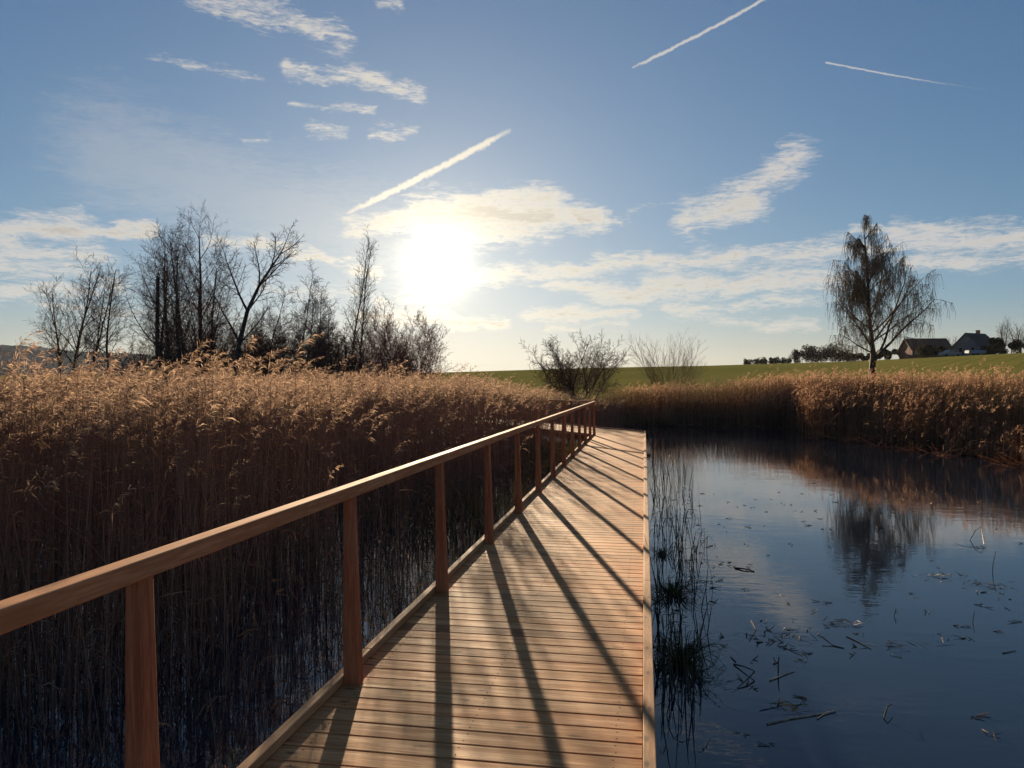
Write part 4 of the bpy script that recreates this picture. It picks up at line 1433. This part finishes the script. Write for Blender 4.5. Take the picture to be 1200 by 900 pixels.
def tussock(label, px, py, n, h, spread, seed, droop=0.9):
    r = np.random.default_rng(seed)
    p = on_water(px, py)
    root = empty('grass_tussock', tuple(p))
    tag(root, label, 'grass tussock')
    t = r.uniform(0, 6.28, n)
    dh = np.stack([np.cos(t), np.sin(t), np.zeros(n)], -1)
    b = dh * r.uniform(0, 0.12, n)[:, None]
    L = r.uniform(0.5, 1.0, n) * h
    s = np.linspace(0, 1, 6)
    lp = b[:, None] + dh[:, None] * (L[:, None] * spread * s[None] * r.uniform(0.3, 1.2, n)[:, None])[:, :, None]
    lp[:, :, 2] += L[:, None] * (1.25 * s[None] - droop * r.uniform(0.5, 1.15, n)[:, None] * s[None] ** 2) - 0.02
    a = Acc()
    a.ribbons(lp, r.uniform(0.004, 0.008, n)[:, None] * np.array([.8, 1, 1, .8, .5, .1])[None], unit(np.cross(dh, [0, 0, 1.0]) + r.normal(0, .3, (n, 3))), 0)
    a.build('blades', M['grass_blade'], root)
    a = Acc()
    k = 12
    ring = [(0.07 * math.cos(q) * r.uniform(.8, 1.2), 0.07 * math.sin(q) * r.uniform(.8, 1.2)) for q in np.linspace(0, 6.283, k, endpoint=False)]
    v = [(x, y, -0.15) for x, y in ring] + [(x * .8, y * .8, 0.02) for x, y in ring] + [(0, 0, 0.03)]
    a.nonuni(v, [[i, (i + 1) % k, k + (i + 1) % k, k + i] for i in range(k)] + [[k + i, k + (i + 1) % k, 2 * k] for i in range(k)])
    a.build('root_clump', M['wet_leaf'], root, smooth=True)


tussock('drooping green grass tussock in the water close to the boardwalk, the nearer one', 800, 776, 230, 0.50, 0.80, 1, 1.4)
tussock('flat dark matted grass tussock by the boardwalk, behind the green one', 788, 697, 230, 0.36, 1.0, 2, 1.35)
tussock('small dark grass tuft hugging the boardwalk edge beyond the matted one', 776, 650, 90, 0.22, 0.8, 3, 1.0)


def float_stalk(pts, rad, mat, label, group=None, name='floating_stalk', z=0.004):
    P = np.array([on_water(*q[:2]) + np.array([0, 0, z + (q[2] if len(q) > 2 else 0)]) for q in pts])
    o = P[0].copy()
    a = Acc()
    a.tubes([P - o], [np.linspace(rad * 0.7, rad * 0.4, len(P))], 6, cap=True)
    ob = a.build(name, mat)
    ob.location = tuple(o)
    tag(ob, label, 'reed stalk', group)
    return ob


BEN = 'bent_stalk'
float_stalk([(899, 849), (925, 843), (958, 838), (979, 834)], 0.010, M['pale_stalk'], 'long pale stalk floating alone on the open water, the nearest one')
float_stalk([(958, 843), (965, 838), (979, 834.5)], 0.006, M['pale_stalk'], 'short pale twig forking off the long floating stalk')
float_stalk([(860, 779), (872, 785, .02), (884, 792, .03)], 0.009, M['wet_stalk'], 'thick dark reed half of a bent pair, upper arm')
float_stalk([(884, 793, .03), (876, 800, .02), (864, 807)], 0.009, M['wet_stalk'], 'thick dark reed half of a bent pair, lower arm')
float_stalk([(902, 798), (915, 793), (931, 787)], 0.007, M['pale_stalk'], 'short pale stalk floating between the bent reed and the tilted one')
float_stalk([(992, 746), (1006, 753), (1021, 761)], 0.007, M['wet_stalk'], 'thin dark stalk lying slantwise in the middle of the pond')
float_stalk([(964, 752, .03), (976, 757), (989, 760)], 0.008, M['wet_leaf'], 'short brown stalk with raised end beside the slanting one')
float_stalk([(861, 666), (872, 668, .01), (884, 670)], 0.014, M['wet_stalk'], 'thick black reed piece floating among the stalks beside the boardwalk')
float_stalk([(862, 776), (858, 772), (856, 770)], 0.006, M['wet_stalk'], 'tiny dark stub next to the bent reed')
float_stalk([(1036, 842), (1040, 838, .05), (1046, 833, .04)], 0.007, M['wet_stalk'], 'small dark kinked stalk near the lower middle of the water')
float_stalk([(1137, 633), (1143, 633, .12), (1150, 633, .17), (1153, 640, .02)], 0.007, M['wet_stalk'], 'arched dark stalk bent over into the water near the far scraps', name=BEN)
float_stalk([(1163, 670), (1164, 670, .1), (1167, 670, .22)], 0.006, M['wet_stalk'], 'upright dark stalk standing alone beside the leaf mats', name='standing_stalk')
float_stalk([(1092, 594), (1094, 594, .12), (1096, 594, .08)], 0.008, M['wet_stalk'], 'short hooked stalk standing far out toward the reeds', name='standing_stalk')
float_stalk([(1048, 722), (1050, 722, .06), (1052, 722, .02)], 0.006, M['wet_stalk'], 'little hooked stalk standing in the centre of the pond', name='standing_stalk')
float_stalk([(1140, 729), (1141, 729, .05), (1142, 729, .09)], 0.005, M['wet_stalk'], 'tiny upright stalk below the leaf mats', name='standing_stalk')
float_stalk([(912, 790), (912, 790, .07), (913, 790, .12)], 0.008, M['wet_stalk'], 'upright dark stump of reed standing beside the pale floating stalk', name='standing_stalk')
float_stalk([(1175, 766), (1180, 765), (1190, 763)], 0.006, M['wet_leaf'], 'short dark stalk afloat near the edge of the photo')
float_stalk([(880, 727), (886, 738), (878, 752)], 0.005, M['wet_leaf'], 'thin curved pale blade floating above the bent reed')


def leaf_mat(label, px, py, n, sx, seed, mat, name='leaf_mat'):
    r = np.random.default_rng(seed)
    p = on_water(px, py)
    a = Acc()
    c = np.stack([r.normal(0, sx, n), r.normal(0, sx * 0.45, n), r.uniform(0.002, 0.03, n)], -1)
    t = r.uniform(0, 3.14, n)
    u = np.stack([np.cos(t), np.sin(t) * .6, r.uniform(-.2, .35, n)], -1)
    L = r.uniform(0.05, 0.15, n)
    s = np.linspace(-0.5, 0.5, 4)
    lp = c[:, None] + u[:, None] * (L[:, None] * s[None])[:, :, None]
    lp[:, :, 2] = np.maximum(lp[:, :, 2], 0.002)
    a.ribbons(lp, r.uniform(.006, .016, n)[:, None] * np.array([.3, .7, .6, .2])[None], unit(np.stack([-np.sin(t), np.cos(t), r.uniform(-.5, .5, n)], -1)), 0)
    o = a.build(name, mat)
    o.location = tuple(p)
    tag(o, label, 'leaf mat')


leaf_mat('pale brown mat of dead leaves floating below the arched stalk', 1101, 675, 34, 0.10, 1, M['pale_stalk'])
leaf_mat('wide brown mat of dead leaves beside the upright stalk', 1156, 686, 44, 0.13, 2, M['wet_leaf'])
leaf_mat('thin pale leaf mat floating in the middle of the pond', 1053, 757, 22, 0.10, 3, M['wet_leaf'])
leaf_mat('small light leaf scrap, one of two side by side above the slanting stalk', 1003, 732, 9, 0.035, 4, M['pale_stalk'])
leaf_mat('loose brown leaf scraps next to the light one above the slanting stalk', 980, 731, 12, 0.06, 5, M['wet_leaf'])
leaf_mat('dark clump of scraps at the foot of the arched stalk', 1143, 642, 16, 0.07, 6, M['wet_stalk'])
leaf_mat('greenish scraps floating just above the long pale stalk', 925, 828, 20, 0.07, 7, M['grass_blade'])
leaf_mat('long trail of dark scraps drifting between boardwalk and slanting stalk', 916, 744, 26, 0.16, 8, M['wet_stalk'])

SCRAPS = 'small reed scraps floating on the pond'


def scrap_mesh(seed):
    r = np.random.default_rng(seed)
    a = Acc()
    n = int(r.integers(1, 4))
    for _ in range(n):
        t = r.uniform(0, 3.14); L = r.uniform(0.03, 0.13)
        u = np.array([math.cos(t), math.sin(t) * 0.7, 0]); c = np.array([*r.normal(0, .03, 2), 0.004])
        s = np.linspace(-.5, .5, 4)
        lp = c + u * (L * s)[:, None] + np.array([0, 0, 1.0]) * (r.uniform(0, .03) * (s + .5) ** 2)[:, None]
        a.tubes([lp], [np.array([.5, 1, .9, .4]) * r.uniform(.0025, .006)], 5)
    return a.mesh('reed_scrap', M['wet_leaf'] if seed % 3 else M['wet_stalk'])


sm = [scrap_mesh(s) for s in range(20)]
spots = []
for _ in range(34): spots.append((random.gauss(905, 55), random.gauss(598, 14)))
for _ in range(26): spots.append((random.gauss(845, 28), random.gauss(660, 26)))
for _ in range(36): spots.append((random.gauss(915, 55), random.gauss(735, 26)))
for _ in range(24): spots.append((random.gauss(1130, 40), random.gauss(700, 30)))
for _ in range(26): spots.append((random.uniform(800, 1200), random.uniform(570, 880)))
for _ in range(16): spots.append((random.gauss(1040, 40), random.gauss(588, 8)))
for i, (px, py) in enumerate(spots):
    p = on_water(px, max(py, 560))
    if p[0] < RIGHT_OUT + 0.1: continue
    o = bpy.data.objects.new('reed_scrap', sm[i % 20])
    COL.objects.link(o)
    o.location = p
    o.rotation_euler = (0, 0, random.uniform(0, 6.28))
    s = random.uniform(0.45, 1.0)
    o.scale = (s, s, s)
    tag(o, 'small dark scrap of reed floating flat on the pond', 'reed scrap', SCRAPS)
